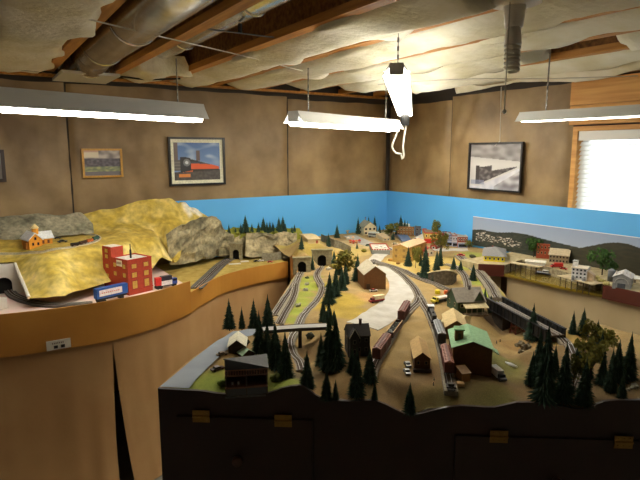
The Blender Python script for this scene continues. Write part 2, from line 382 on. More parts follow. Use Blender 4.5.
L3 = shop_light('brightest double tube strip light pointing straight away over the layout', tuple(EYEV+Vector((RT[0]*.314+FW[0]*2.3,RT[1]*.314+FW[1]*2.3,.31))), tuple(EYEV+Vector((RT[0]*.71+FW[0]*4.6,RT[1]*.71+FW[1]*4.6,.295))), .12, E3, .052, .0405, (.06,.85))
shop_light('slim white shop light crossing in front of the window', (2.54,1.94,2.012), (2.47,.72,2.0), .12, E4, .05)
p = EYEV+Vector((RT[0]*.68+FW[0]*4.5, RT[1]*.68+FW[1]*4.5, .2)); rv = Vector((RT[0], RT[1], 0)); s_ = S(p)
def Q(px, py): 
    d = ray(px, py); h = d.x*FW[0]+d.y*FW[1]; return EYEV+d*(4.5/h)
t = thing('power_cord', 'white cord looped below the far end of the bright strip light', 'cord', p)
m = MB(); m.tube([q-p for q in spline([Q(405,116),Q(406,125),Q(404,138),Q(403,148),Q(404,155),Q(402,159),Q(401,154),Q(396,153),Q(392,147),Q(395,138),Q(398,130)], .02)], .008, 7); m.build('cord', mat('white_cord',(225,222,212),.8,0), t, True)
MB().box(Q(405,120)-p, (.05,.05,.09)).build('plug', mat('black_rubber',(18,18,18),.6,0), t)
# lamp holder on the ceiling with an unlit spiral bulb
lp = U(515, 6, 2.36); lp = U(515, 4, 2.34)
t = thing('ceiling_lamp_holder', 'white porcelain lamp holder with an unlit spiral bulb under the joists', 'lamp', lp)
porc = mat('porcelain', (244,240,228), .3, 0)
m = MB(); m.tube([(0,0,.03),(0,0,.012),(0,0,0),(0,0,-.008)], [.045,.085,.085,.04], 24); m.tube([(0,0,-.004),(0,0,-.03),(0,0,-.075)], [.038,.034,.03], 20); m.build('holder', porc, t, True)
b = MB().tube([(0,0,-.075),(0,0,-.1),(0,0,-.13)], [.022,.027,.03], 18).build('bulb_base', porc, t, True)
m = MB(); m.tube([(.022*math.cos(a), .022*math.sin(a), -.13-.0105*a/ (2*PI)*1.35) for a in [k*PI/8 for k in range(100)]], .0065, 6); m.build('spiral_tube', mat('frosted_tube',(225,222,208),.4,0), b, True)
c = thing('pull_cord', 'thin pull cord hanging beside the ceiling lamp holder', 'cord', lp+Vector((-.05,-.02,0)))
m = MB(); e = Wx(503, 118, 2.7); m.tube([(0,0,0),(0,0,-.35)], .0022, 6); m.build('cord', wire, c)
MB().blob((0,0,-.355), .008, 0, 1).build('pull_knob', porc, c)
# ================================================================= LANDFORMS
def idw(ctrl, p=4):
    A = np.array([[c[0], c[1]] for c in ctrl]); Z = np.array([c[2] for c in ctrl])
    def f(x, y):
        d2 = (A[:,0]-x)**2+(A[:,1]-y)**2+1e-5
        w = d2**(-p/2); return float((w*Z).sum()/w.sum())
    return f
def tri(ctrl, smooth=.02):
    fb = idw(ctrl)
    V, _, Fs, orig, *_ = geometry.delaunay_2d_cdt([Vector(c[:2]) for c in ctrl], [], [], 0, 1e-6)
    zs = [sum(ctrl[k][2] for k in o)/len(o) for o in orig]
    T = np.array([[V[a].x, V[a].y, V[b].x, V[b].y, V[c].x, V[c].y, zs[a], zs[b], zs[c]] for a, b, c in Fs])
    x1,y1,x2,y2,x3,y3,z1,z2,z3 = T.T; den = (y2-y3)*(x1-x3)+(x3-x2)*(y1-y3); den = np.where(abs(den) < 1e-12, 1e-12, den)
    def one(x, y):
        a = ((y2-y3)*(x-x3)+(x3-x2)*(y-y3))/den; b = ((y3-y1)*(x-x3)+(x1-x3)*(y-y3))/den; c = 1-a-b
        k = int(np.argmax(np.minimum(np.minimum(a, b), c)))
        if min(a[k], b[k], c[k]) < -1e-6: return fb(x, y)
        return float(a[k]*z1[k]+b[k]*z2[k]+c[k]*z3[k])
    def f(x, y):
        s = smooth
        return .4*one(x, y)+.15*(one(x+s, y)+one(x-s, y)+one(x, y+s)+one(x, y-s))
    return f
def px_ctrl(lst): return [tuple(U(*c)) for c in lst]
# --- peninsula and town ground
FA = U(159,388,1.0); FB = U(640,400,1.0)                     # front face of the peninsula (plan line)
fdir = Vector((FB.x-FA.x, FB.y-FA.y, 0)).normalized(); fnor = Vector((fdir.y, -fdir.x, 0))   # towards the camera
def on_front(px, py):
    d = ray(px, py); t = (FA-EYEV).dot(fnor)/d.dot(fnor); return EYEV+d*t
PROF = [(159,388),(172,389),(190,390),(205,391),(227,394),(268,393),(282,388),(300,385),(311,391),(322,398),(350,401),(375,400),(395,409),(412,415),(436,409),(460,405.5),(494,407),(516,402),(550,404),(581,409),(603,401),(640,399.5)]
prof = [on_front(*q) for q in PROF]
prof += [prof[-1]+fdir*.2+Vector((0,0,.01)), prof[-1]+fdir*.5]
WALLZ = 1.065
C1 = [tuple(q) for q in prof]
C1 += px_ctrl([(195,365,1.01),(215,345,1.035),(235,333,1.05),(262,330,1.05),(225,370,1.01),(245,365,1.015),(255,345,1.03),(275,350,1.02),(270,370,1.0),(285,375,.985),
 (291,335,.985),(295,345,.95),(299,360,.945),(302,372,.95),(310,355,.95),(305,345,.945),(313,362,.955),(288,350,.975),(318,340,.99),(322,360,.97),(330,375,.98),(325,333,1.05),(335,331,1.05),
 (340,345,1.03),(355,360,1.02),(345,385,1.0),(370,330,1.04),(350,372,1.01),
 (300,272,1.0),(290,285,1.0),(280,300,1.0),(272,318,1.0),(285,320,1.0),(300,318,1.0),(308,310,1.0),(315,300,1.0),(322,290,1.0),(318,275,1.0),(305,285,1.01),(300,300,1.005),(322,268,1.0),
 (338,302,1.05),(350,295,1.045),(340,290,1.05),(350,310,1.045),(335,318,1.045),(330,285,1.03),(345,275,1.04),(332,300,1.04),
 (375,290,1.035),(372,300,1.035),(365,275,1.045),(400,290,1.03),(400,275,1.035),(380,310,1.035),(370,320,1.04),(385,266,1.045),
 (419,297,1.025),(405,318,1.02),(385,350,1.012),(372,375,1.005),(410,350,1.012),(430,320,1.02),(445,350,1.012),(450,385,1.0),(430,390,.995),(470,385,1.0),(495,385,1.0),(490,350,1.01),(465,312,1.02),(440,290,1.025),(480,315,1.02),
 (448,291,1.025),(430,284,1.03),(484,316,.97),(490,326,.925),(503,334,.92),(478,305,1.03),(474,318,1.015),(485,338,.955),(478,332,.99),(400,258,1.05),(410,270,1.045),(432,262,1.06),(445,262,1.06),(456,266,1.06),
 (500,338,.93),(510,345,.94),(522,352,.95),(508,360,.965),(518,367,.965),(530,365,.97),(515,380,.985),(516,333,.935),(506,326,.94),
 (540,345,1.02),(560,345,1.03),(575,345,1.02),(560,365,1.01),(575,365,1.01),(590,350,1.02),(610,360,1.015),(640,370,1.01),(600,380,1.0),(560,385,1.0),(625,385,1.0),(545,370,.99),(590,335,1.005),(570,330,1.02),
 (478,265,1.06),(490,280,1.045),(497,290,1.04),(470,285,1.03),(484,294,1.03),(470,262,1.065),(462,272,1.045),
 (340,255,1.06),(345,245,1.07),(355,243,1.07),(370,250,1.06),(370,240,1.075),(385,240,1.075),(390,258,1.055),(410,243,1.07),(440,250,1.07),(455,252,1.075),(465,250,1.075)])
C1 += [(x, 4.12, 1.09) for x in (2.1,2.4,2.7,3.0,3.3)]+[(3.38, y, 1.085) for y in (4.0,3.7,3.4,3.1,2.9,2.7)]
PORT1, PORT2 = U(302,272,1.0), U(322,266,1.0)
vdir1 = head(PORT1)
def back(p, d, side=0, z=None):
    h = head(p); q = p+h*d+Vector((h.y, -h.x, 0))*side
    if z is not None: q.z = z
    return q
for p, h in ((PORT1, 1.10), (PORT2, 1.12)):
    for s in (-.062, 0, .062): C1.append(tuple(back(p, .10, s, h)))
    for s in (-.045, 0, .045): C1.append(tuple(back(p, .055, s, .985)))
    for s in (-.045, 0, .045): C1.append(tuple(back(p, -.02, s, .998)))
C1 += [(2.06,3.68,1.02),(1.95,3.42,1.05),(2.06,3.85,1.05),(2.07,3.98,1.09)]
C1 += [tuple(back(PORT1, .2, -.02, 1.13)), tuple(back(PORT1, .3, 0, 1.15)), tuple(back(PORT1, .45, 0, 1.15)), tuple(back(PORT2, .2, 0, 1.135)), tuple(back(PORT2, .3, .06, 1.12)), tuple(back(PORT2,.15,.17,1.06))]
H1 = tri(C1, .015)
def Hn(x, y): return H1(x, y)+.006*nz(x, y, 0, 14)
def on(px, py, H=H1):
    d = ray(px, py); t = 1.2; last = None
    while t < 6.5:
        q = EYEV+d*t
        if q.z <= H(q.x, q.y):
            t0, t1 = t-.02, t
            for _ in range(8):
                tm = (t0+t1)/2; q = EYEV+d*tm
                if q.z <= H(q.x, q.y): t1 = tm
                else: t0 = tm
            return EYEV+d*t1
        t += .02
    return U(px, py, 1.05)
def cdt(poly, step, H, name, m, parent=None, z0=None, jit=True):
    bnd = []
    n = len(poly)
    for i in range(n):
        a, b = Vector(poly[i][:2]), Vector(poly[(i+1) % n][:2]); k = max(1, int((b-a).length/step))
        bnd += [a+(b-a)*(j/k) for j in range(k)]
    xs = [p.x for p in bnd]; ys = [p.y for p in bnd]
    def inside(x, y):
        c = False; j = len(bnd)-1
        for i in range(len(bnd)):
            a, b = bnd[i], bnd[j]
            if (a.y > y) != (b.y > y) and x < (b.x-a.x)*(y-a.y)/(b.y-a.y)+a.x: c = not c
            j = i
        return c
    pts = list(bnd); x = min(xs)
    while x < max(xs):
        y = min(ys)
        while y < max(ys):
            q = (x+random.uniform(-.3,.3)*step, y+random.uniform(-.3,.3)*step)
            if inside(*q): pts.append(Vector(q))
            y += step
        x += step
    nb = len(bnd)
    V, _, Fs, *_ = geometry.delaunay_2d_cdt(pts, [(i, (i+1) % nb) for i in range(nb)], [], 2, 1e-6)
    Fs = [f for f in Fs if inside(sum(V[i].x for i in f)/len(f), sum(V[i].y for i in f)/len(f))]
    mb = MB(); mb.v = [(v.x, v.y, H(v.x, v.y)) for v in V]; mb.f = [tuple(f) for f in Fs]
    me = mb.mesh(name, m, True)
    bm = bmesh.new(); bm.from_mesh(me)
    for f in bm.faces:
        if f.normal.z < 0: f.normal_flip()
    bm.to_mesh(me); bm.free()
    return put(name, me, parent)
def Z(px, py, z=1.0): q = U(px, py, z); return (q.x, q.y)
P1 = [(q.x, q.y) for q in prof]
P1 += [(2.48,.75),(2.52,1.25),(2.52,1.42),Z(575,326,1.03),Z(562,327,1.03),Z(545,316,1.03),Z(514,304,1.03),Z(500,290,1.035),Z(487,274,1.05),Z(478,264.5,1.06),(2.86,2.47),(3.40,2.47),(3.40,4.12),(2.04,4.12),(2.05,3.66),(1.93,3.40)]
P1 += [Z(297,273),Z(285,291),Z(271,316),Z(263,325,1.03),Z(232,331,1.05),Z(225,336,1.04),Z(192,361,1.01)]
# ground cover colours and painted ravine shade: (px, py, radius in px, colour, strength)
EARTH = (158,132,84)
COVER_SHADE = [(338,300,17,(172,146,44)),(348,312,14,(168,142,46)),(330,285,10,(150,140,50)),(306,285,9,(134,146,46)),(299,300,8,(138,150,50)),(294,312,9,(142,156,48)),(312,278,7,(134,146,48)),(303,281,7,(132,144,48)),(311,288,7,(136,148,48)),(304,294,7,(134,146,50)),(300,304,7,(138,152,50)),(296,311,7,(140,152,50)),(291,320,6,(136,148,50)),
 (202,385,16,(120,138,40)),(225,383,14,(112,132,40)),(240,368,16,(150,118,52)),(282,383,14,(122,140,42)),(270,372,14,(98,92,40)),(218,374,9,(120,130,44)),
 (475,282,8,(140,158,50)),(487,294,9,(146,165,54)),(468,266,9,(150,160,60)),(470,255,9,(140,150,60)),(462,258,9,(170,150,90)),
 (410,262,16,(196,172,92)),(400,272,10,(190,164,88)),(436,262,16,(196,170,92)),(425,268,12,(190,160,80)),
 (300,240,14,(178,158,74)),(306,248,12,(172,150,72)),(335,244,12,(160,140,70)),(352,250,14,(190,166,96)),(360,244,14,(214,190,140)),(340,262,10,(178,150,70)),
 (300,375,14,(88,76,50)),(308,355,14,(110,86,50)),(325,372,20,(112,90,50)),(345,380,20,(120,94,52)),
 (505,362,14,(104,112,40)),(508,372,14,(112,116,44)),(450,402,17,(104,104,46)),(490,401,18,(96,102,40)),(420,405,12,(104,98,48)),(440,380,24,(126,100,64)),(405,385,22,(118,94,58)),(470,388,18,(118,94,60)),
 (570,338,12,(170,140,70)),(560,350,10,(130,104,64)),(580,380,60,(110,88,54)),(520,345,14,(150,116,66)),(488,318,8,(70,54,38)),(496,328,8,(84,64,44)),(500,330,10,(110,84,50)),  # dark browns at the creek paint shade into the deep ravine
 (375,298,12,(196,150,92)),(385,285,8,(196,150,92))]
cov = [(on(a, b), r, c) for a, b, r, c in COVER_SHADE]
cov = [(q.x, q.y, (r*S(q)*1.2), c) for q, r, c in cov]
def ground_col(co):
    w0 = 1.0; acc = [k*w0 for k in EARTH]; tot = w0
    for x, y, r, c in cov:
        d2 = ((co.x-x)**2+(co.y-y)**2)/(r*r)
        if d2 < 4:
            w = 5*max(0, 1-d2/2.2)
            acc = [acc[k]+w*c[k] for k in range(3)]; tot += w
    k = 1+.10*nz(co.x, co.y, 0, 12)+.08*nz(co.x, co.y, 3, 55)
    return tuple(min(255, max(0, v/tot*k)) for v in acc)
scen = vcmat('scenery_cover', .95, 0, 260, .22, .3)
pen = thing('peninsula_benchwork', 'dark brown layout benchwork in the foreground with scenic ground, cupboard doors and brass hinges', 'model railway layout', (FA.x, FA.y, 0))
W_ = lambda o: setattr(o, 'matrix_parent_inverse', Matrix.Translation((-FA.x, -FA.y, 0)))
g1 = cdt(P1, .022, Hn, 'scenic_ground', scen, pen); W_(g1); tint(g1, ground_col)
brown = mat('dark_brown_fascia', (46,26,17), .45, .1, 12)
# front fascia board following the ground profile, with the side returning to the aisle
def board(pts, z0, th, inward):
    m = MB(); n = len(pts); iv = Vector(inward)*th
    vs = []
    for q in pts: vs += [(q.x, q.y, q.z), (q.x, q.y, z0), (q.x+iv.x, q.y+iv.y, q.z), (q.x+iv.x, q.y+iv.y, z0)]
    fs = []
    for i in range(n-1):
        a, b = 4*i, 4*(i+1); fs += [(a,a+1,b+1,b),(a+2,b+2,b+3,a+3),(a,b,b+2,a+2),(a+1,a+3,b+3,b+1)]
    fs += [(0,2,3,1),(4*(n-1),4*(n-1)+1,4*(n-1)+3,4*(n-1)+2)]
    return m.add(vs, fs)
smooth_prof = spline([q+fnor*.012+Vector((0,0,.004)) for q in prof], .03)
o = board(smooth_prof, .12, .012, -fnor).build('front_fascia', brown, pen); W_(o)
sd = [Vector((x, y, Hn(x, y))) for x, y in [P1[0]]+[Z(192,361,1.01),Z(225,336,1.04),Z(232,331,1.05),Z(263,325,1.03),Z(271,316),Z(285,291),Z(297,273),(1.93,3.40),(2.05,3.66)]]
o = board(spline(sd, .05), .86, .01, (.7,-.7,0)).build('side_fascia', mat('pale_masonite',(176,126,60),.6), pen); W_(o)
brass = mat('brass', (160,122,48), .4, .1, 40, metal=.25)
def fr(px, py, off=.0): q = on_front(px, py); return q+fnor*(.012+off)
def frame_pts(x0, x1, y0, y1): return [fr(x0,y0), fr(x1,y1)]
ang = math.atan2(fdir.y, fdir.x)
# two cupboard doors
for (xa, ya, xb, yb, hinges, knob) in (((176,411),(315,417),0,0,((203,413),(284,417)),(239,454)), ((448,428),(665,441),0,0,((497,433),(620,438)),(553,474))) if False else [((178,0),412,(313,0),419,((203,413),(284,417.5)),(240,454)), ((455,0),430,(655,0),441,((497,433),(620,438.5)),(552,475))]:
    A = fr(xa[0], ya); Bq = fr(xb[0], yb); top = (A.z+Bq.z)/2; w_ = (Bq-A).length; c = (A+Bq)/2
    door = MB().box((c.x+fnor.x*.006, c.y+fnor.y*.006, top-.26), (w_, .012, .52), ang).build('cupboard_door', brown, pen); W_(door)
    for h in hinges:
        q = fr(*h, .013); m = MB()
        m.box((q.x, q.y, q.z+.012), (.062,.004,.021), ang).box((q.x, q.y, q.z-.012), (.062,.004,.021), ang); m.tube([q-fdir*.031+fnor*.003, q+fdir*.031+fnor*.003], .0045, 8)
        for sx in (-.02, 0, .02):
            for sz in (-.014, .014): m.box((q.x+fdir.x*sx+fnor.x*.003, q.y+fdir.y*sx+fnor.y*.003, q.z+sz), (.005,.003,.005), ang)
        m.build('hinge', brass, door, label='brass butt hinge')
    q = fr(*knob, .012); kb = MB().tube([q, q+fnor*.012, q+fnor*.02, q+fnor*.034, q+fnor*.037], [.008,.008,.02,.018,.006], 14).build('knob', mat('wood_knob',(84,50,28),.4), door, True)
for d_ in [o for o in pen.children if o.name.startswith('cupboard_door')]: W_(d_)
# --- left shelf
FL = [(-1.4,3.55),(-.8,3.2),(-.35,2.99),(.03,2.92),(.30,2.885),(.55,2.89),(.82,2.98),(1.06,3.14)]
FR = [(1.06,3.14),(1.22,3.31),(1.42,3.48),(1.70,3.60),(2.03,3.655)]
fl3 = spline([Vector((x, y, 0)) for x, y in FL], .04); fr3 = spline([Vector((x, y, 0)) for x, y in FR], .04)
hard = mat('tan_hardboard', (196,138,58), .5, rgb2=(178,120,46), scale=3)
left = thing('shelf_benchwork', 'curved shelf benchwork with tan hardboard fascia along the back wall', 'model railway layout', (.5,3.2,0))
WL = lambda o: setattr(o, 'matrix_parent_inverse', Matrix.Translation((-.5,-3.2,0)))
def strip(pts, z0, z1, th):
    m = MB(); n = len(pts); vs = []
    for i, q in enumerate(pts):
        t = (pts[min(i+1,n-1)]-pts[max(i-1,0)]).normalized(); nn = Vector((-t.y, t.x, 0))*th
        za, zb = (z0(i/(n-1)) if callable(z0) else z0), (z1(i/(n-1)) if callable(z1) else z1)
        vs += [(q.x,q.y,zb),(q.x,q.y,za),(q.x+nn.x,q.y+nn.y,zb),(q.x+nn.x,q.y+nn.y,za)]
    fs = []
    for i in range(n-1):
        a, b = 4*i, 4*i+4; fs += [(a,a+1,b+1,b),(a+2,b+2,b+3,a+3),(a,b,b+2,a+2),(a+1,a+3,b+3,b+1)]
    fs += [(0,2,3,1),(4*n-4,4*n-3,4*n-1,4*n-2)]
    return m.add(vs, fs)
o = strip(fl3, .87, lambda u: 1.085 if u < .8 else 1.085-.012*(u-.8)/.2, .006).build('hardboard_fascia', hard, left); WL(o)
o = strip(fr3, .87, 1.0, .006).build('hardboard_fascia', hard, left); WL(o)
for f in (o,):
    pass
screw = mat('screw_head', (40,34,26), .5, 0)
def deckpoly(pts, z, name, m, parent, fx):
    poly = [(q.x, q.y+.008) for q in pts]+[(pts[-1].x, 4.115), (pts[0].x, 4.115)]
    n = len(poly); o = MB().add([(x, y, z) for x, y in poly]+[(x, y, z-.05) for x, y in poly], [tuple(range(n)), tuple(range(n, 2*n))[::-1]]+[(i, i+n, (i+1) % n+n, (i+1) % n) for i in range(n)]).build(name, m, parent); fx(o)
pink = mat('pink_foam', (232,196,190), .8, rgb2=(222,205,190), scale=6)
deckpoly(fl3, 1.03, 'foam_deck', pink, left, WL)
grassd = mat('dry_turf', (168,142,62), .95, rgb2=(190,165,90), scale=18, bump=.4, bscale=120)
deckpoly(fr3, .992, 'turf_deck', grassd, left, WL)
# control plate on the fascia
q = U(54,351,.905); t = thing('control_plate', 'small white labelled switch plate screwed to the tan fascia edge', 'control panel', (.285,2.884,.898), R(2))
MB().bb(-.055,.055,-.006,0,-.022,.026).build('plate', mat('plate_white',(205,200,185),.5,.1), t)
for x in (-.014, .018): MB().bb(x-.009,x+.009,-.010,-.006,-.014,.0).build('jack', mat('black_plastic',(15,15,15),.4,0), t)
m = MB()
for k in range(7): m.bb(-.03+k*.008,-.0255+k*.008,-.0068,-.006,.008,.016)
m.build('lettering', mat('ink_brown',(110,90,80),.6,0), t)
# gathered cloth under the shelf
cloth = mat('tan_skirt_cloth', (196,156,104), .8, rgb2=(184,142,92), scale=3, bump=.08, bscale=30)
def skirt(pts, z0, z1, label, seed, split=None, mt=cloth):
    n = len(pts); m = MB(); nv = 26
    def fn(u, v):
        i = u*(n-1); k = min(n-2, int(i)); q = pts[k].lerp(pts[k+1], i-k); t = (pts[k+1]-pts[k]).normalized(); nn = Vector((-t.y, t.x, 0))
        s = u*sum((pts[j+1]-pts[j]).length for j in range(n-1))
        d = .02+(1-v*.8)*(.014*nz(s*7, seed)+.010*nz(s*15, v*1.2, seed))
        if split: q = q+t*split(u)*(1-v)-nn*.07*(1-v)**3
        return (q.x+nn.x*d, q.y+nn.y*d, z0+(z1-z0)*v)
    m.grid(fn, max(20, int(n*2.2)), nv)
    return tag(m.build('cloth_skirt', mt, None, True), label, 'cloth skirt', 'cloth skirts hiding the benchwork')
i55 = min(range(len(fl3)), key=lambda i: abs(fl3[i].x-.555))
skirt(fl3[:i55+1], .01, .872, 'tan cloth skirt hanging below the left half of the curved fascia', 1, lambda u: -.03*max(0, u*4-3))
skirt(fl3[i55:]+fr3[1:], .01, .872, 'tan cloth skirt right of the dark slit under the curved fascia', 2, lambda u: .05*max(0, 1-u*4))
mdark = MB().bb(.35,.75,3.15,3.17,.01,.8)
# --- golden hill on the shelf
def hy(px, py, y): return tuple(Wy(px, py, y))
HPT = [tuple(U(*c)) for c in [(-70,266,1.215),(-20,264,1.215),(14,262.5,1.215),(20,278,1.15)]]
HPF = [Z(*c) for c in [(29,299,1.085),(45,298.5,1.085),(65,297,1.085),(85,290,1.085),(105,284,1.085),(130,277,1.085),(150,270,1.085),(172,263,1.085)]]
C2 = px_ctrl([(65,297,1.085),(105,284,1.085),(130,277,1.085),(150,270,1.08),(172,264,1.06),
 (36,285,1.14),(60,275,1.19),(100,265,1.18),(140,258,1.16),(165,255,1.12),
 (0,256,1.275),(40,253,1.28),(60,251,1.28),(100,245,1.28),(130,243,1.27),(155,242,1.25),(0,236,1.295),(60,236,1.295),(98,235,1.295),(130,235,1.30),(30,243,1.288),(80,242,1.288),(160,236,1.27),(-60,245,1.285)])
C2 += [hy(*c) for c in [(95,225,4.0),(120,222,4.02),(150,222,4.0),(100,209,4.10),(115,208,4.1),(128,203,4.1),(140,200,4.1),(155,198,4.1),(170,197.5,4.1),(185,200,4.08),(190,208,4.09),(170,215,4.0),(195,217,4.0),(168,228,3.85),(0,232,3.98),(45,232,3.98),(80,232,3.98),(-60,225,4.0),(205,213,4.05),(212,219,4.05),(195,207,4.07),(190,222,3.98),(205,222,4.03),(180,213,4.05)]]
H2 = tri(C2+[(x, y, 1.085) for x, y in HPF]+HPT, .025)
def H2n(x, y): return H2(x, y)+.007*nz(x, y, 2, 7)+.003*nz(x, y, 5, 25)
HP = [q[:2] for q in HPT]+list(HPF)
a = Wy(172,256,3.58); b_ = Wy(185,222,3.93)
HP += [(a.x, a.y), (b_.x+.02, b_.y), (1.60,4.02), (1.62,4.10), (-.6,4.10)]
o = cdt(HP, .025, H2n, 'gold_hill', vcmat('painted_plaster', .8, 0, 26, .3, .5))
WPATCH = Wy(191,210,4.08)
def gold(co):
    k = nz(co.x*7, co.y*7, co.z*16)+.7*nz(co.x*22, co.y*22, co.z*38)
    c = mixc((184,158,62), (220,198,120), k+.4)
    if 1.27 < co.z < 1.31 and co.y < 3.99: c = mixc((178,150,62), (196,170,84), k+.4)
    wp = (co-WPATCH); wp.z *= .7
    if wp.length < .075+.03*nz(co.x*20, co.z*20): c = (236,228,206)
    if k > .62: c = mixc(c, (228,205,140), (k-.62)*3)
    return c
tint(o, gold); tag(o, 'golden painted plaster hill with a flat plateau on the left shelf', 'hill')
# rock faces
rockm = vcmat('carved_rock', .9, 0, 45, .35, .9)
def rock_wall(base, top, depth, label, seed, tones=((112,112,92),(168,160,132)), thick=.05, rough=.03, nu=None):
    base = spline([Vector(p) for p in base], .03); top = spline([Vector(p) for p in top], .03)
    def at(l, u): i = u*(len(l)-1); k = min(len(l)-2, int(i)); return l[k].lerp(l[k+1], i-k)
    nu = nu or max(14, len(base)); nv = 12
    cam2 = Vector((0,0,0))
    def fn(u, v):
        q = at(base, u).lerp(at(top, u), v); h = head(q)
        cell = noise.cell(Vector((q.x*9+seed, q.z*11, q.y*9)))
        d = rough*(nz(q.x*8, q.y*8+seed, q.z*9)+.6*nz(q.x*20, q.y*20, q.z*24))+.35*rough*cell
        d *= min(1, 8*u, 8*(1-u), 1)
        return q+h*d+Vector((0,0,.25*d))
    m = MB(); m.grid(fn, nu, nv); n0 = len(m.v); f0 = [Vector(q) for q in m.v]
    m.add([tuple(q+head(q)*thick+Vector((0,0,-.004))) for q in f0], [])
    W = nu+1; idx = lambda i, j: j*W+i
    for j in range(nv):
        for i in range(nu): m.f.append((n0+idx(i,j), n0+idx(i,j+1), n0+idx(i+1,j+1), n0+idx(i+1,j)))
        m.f += [(idx(0,j), idx(0,j+1), n0+idx(0,j+1), n0+idx(0,j)), (idx(nu,j), n0+idx(nu,j), n0+idx(nu,j+1), idx(nu,j+1))]
    for i in range(nu): m.f += [(idx(i,nv), idx(i+1,nv), n0+idx(i+1,nv), n0+idx(i,nv)), (idx(i,0), n0+idx(i,0), n0+idx(i+1,0), idx(i+1,0))]
    o = m.build('rock_face', rockm)
    def col(co):
        k = nz(co.x*9, co.y*9+seed, co.z*12)+.7*nz(co.x*24, co.y*24, co.z*30)
        c = mixc(tones[0], tones[1], k*1.1+.5)
        if k < -.55: c = mixc(c, (70,66,52), .6)
        return c
    tint(o, col); return tag(o, label, 'rock face')
rock_wall([hy(-30,243,3.86),hy(0,240,3.86),hy(45,237,3.87),hy(75,235,3.88),hy(94,233,3.9)], [hy(-30,217,4.04),hy(0,218,4.04),hy(30,214,4.04),hy(45,213.5,4.04),hy(62,215,4.04),(hy(80,212,4.04)),hy(93,224,3.98)], .1, 'long grey rock face behind the plateau with the yellow house', 2, ((122,120,100),(160,152,128)))
rock_wall([tuple(U(170,265,1.05)),tuple(U(186,264,1.03)),hy(205,259,3.90),hy(222,257.5,4.03),hy(234,256,4.04)],[hy(166,235,3.66),hy(182,225,3.76),hy(203,217.5,3.86),hy(219,219,3.93),hy(224,231,4.0),hy(234,235,4.02)], .1, 'craggy rock face below the gold hill left of the small tunnel', 5, ((118,112,88),(176,164,130)), .06, .035)
rock_wall([hy(219,256,4.0),hy(236,255.5,4.01),hy(249,257,3.99)],[hy(219,233,4.04),hy(237,235,4.05),hy(249,234,4.05)], .1, 'narrow rock face around the small grey tunnel portal', 12, ((118,112,84),(170,156,120)), .03, .025)
rock_wall([hy(245,256,3.92),hy(258,257,3.9),hy(275,259,3.88),hy(297,259,3.86)],[hy(246,233,4.02),hy(258,233,4.02),hy(270,233.5,4.0),hy(281,233,4.0),hy(297,233,4.0)], .1, 'rock face between the small tunnel and the twin tunnel portals', 9, ((118,110,84),(184,168,130)), .05, .045)
# grassy ridge top
m = MB()
def rg(u, v):
    px = 226+78*u; tp = hy(px, 233.5+(1.2 if u < .15 else 0)+1.5*nz(u*9, 1), 4.0+.02)
    q = Vector(tp); q.y = 4.045+.075*v; q.z += .012*math.sin(v*PI)+.035*v+.012*nz(u*14, v*4, 3); return q
m.grid(rg, 40, 8); n0 = len(m.v); m.add([(x, y, .99) for x, y, z in m.v[:n0]], [])
for i in range(40): m.f.append((n0+i, n0+i+1, i+1, i))
for j in range(8): m.f += [(j*41, (j+1)*41, n0+(j+1)*41, n0+j*41), (j*41+40, n0+j*41+40, n0+(j+1)*41+40, (j+1)*41+40)]
o = m.build('grassy_ridge', scen, None, True); tint(o, lambda co: mixc((118,124,34), (160,158,60), nz(co.x*12, co.y*20, 3)+.5)); tag(o, 'green grassy ridge above the far rock face, in front of the blue backdrop', 'ridge')
# ================================================================= HARBOUR SHELF (right wall)
fasc = mat('red_brown_fascia', (92,40,24), .5, .1, 10)
soil = mat('quay_gravel', (196,180,140), .9, rgb2=(168,150,110), scale=30, bump=.3, bscale=200)
HZ, WZL = 1.10, 1.042
hs = thing('harbor_benchwork', 'right wall shelf carrying the harbour scene with red brown fascia and murky water', 'model railway layout', (3.0,1.8,0))
WH = lambda o: setattr(o, 'matrix_parent_inverse', Matrix.Translation((-3.0,-1.8,0)))
LF = [(2.84,2.45),(2.955,2.335)]; RFt = [(2.985,1.66),(2.99,.55)]
quay = [Z(505,258.5,HZ),Z(522,259.5,HZ),Z(540,264,HZ),Z(556,268.5,HZ),Z(576,274.5,HZ),Z(596,281,HZ),Z(602,279,HZ),Z(608,286.5,HZ)]
land = [LF[0],LF[1]]+quay[1:-1]+RFt+[(3.406,.55),(3.406,2.62),(2.84,2.62)]
def slab(poly, z0, z1, name, m, fx, parent):
    n = len(poly); o = MB().add([(x,y,z1) for x,y in poly]+[(x,y,z0) for x,y in poly], [tuple(range(n)), tuple(range(n,2*n))[::-1]]+[(i,i+n,(i+1)%n+n,(i+1)%n) for i in range(n)]).build(name, m, parent); fx(o); return o
slab(land, 1.03, HZ, 'quay_ground', soil, WH, hs)
watm = mat('murky_resin_water', (150,126,44), .15, rgb2=(112,94,34), scale=3, bump=.06, bscale=18, coat=.4)
slab([LF[1]]+quay[1:-1]+[RFt[0],(2.96,1.9)], 1.025, WZL, 'water', watm, WH, hs)
def plank(a, b, z0, z1, name, m, parent, fx, th=.006):
    A, B_ = Vector((*a,0)), Vector((*b,0)); c = (A+B_)/2
    o = MB().box((c.x, c.y, (z0+z1)/2), ((B_-A).length, th, z1-z0), math.atan2(B_.y-A.y, B_.x-A.x)).build(name, m, parent); fx(o)
plank((2.835,2.450), (2.952,2.330), 1.022, HZ+.002, 'fascia', fasc, hs, WH)
plank((2.978,1.663), (2.984,.55), 1.022, HZ+.002, 'fascia', fasc, hs, WH)
wallstone = mat('quay_wall_stone', (158,146,116), .9, rgb2=(116,104,80), scale=60, bump=.5)
for i in range(len(quay)-2):
    if i >= 0: plank(quay[i] if i else LF[1], quay[i+1], WZL-.002, HZ-.004, 'quay_wall', wallstone, hs, WH, .004)
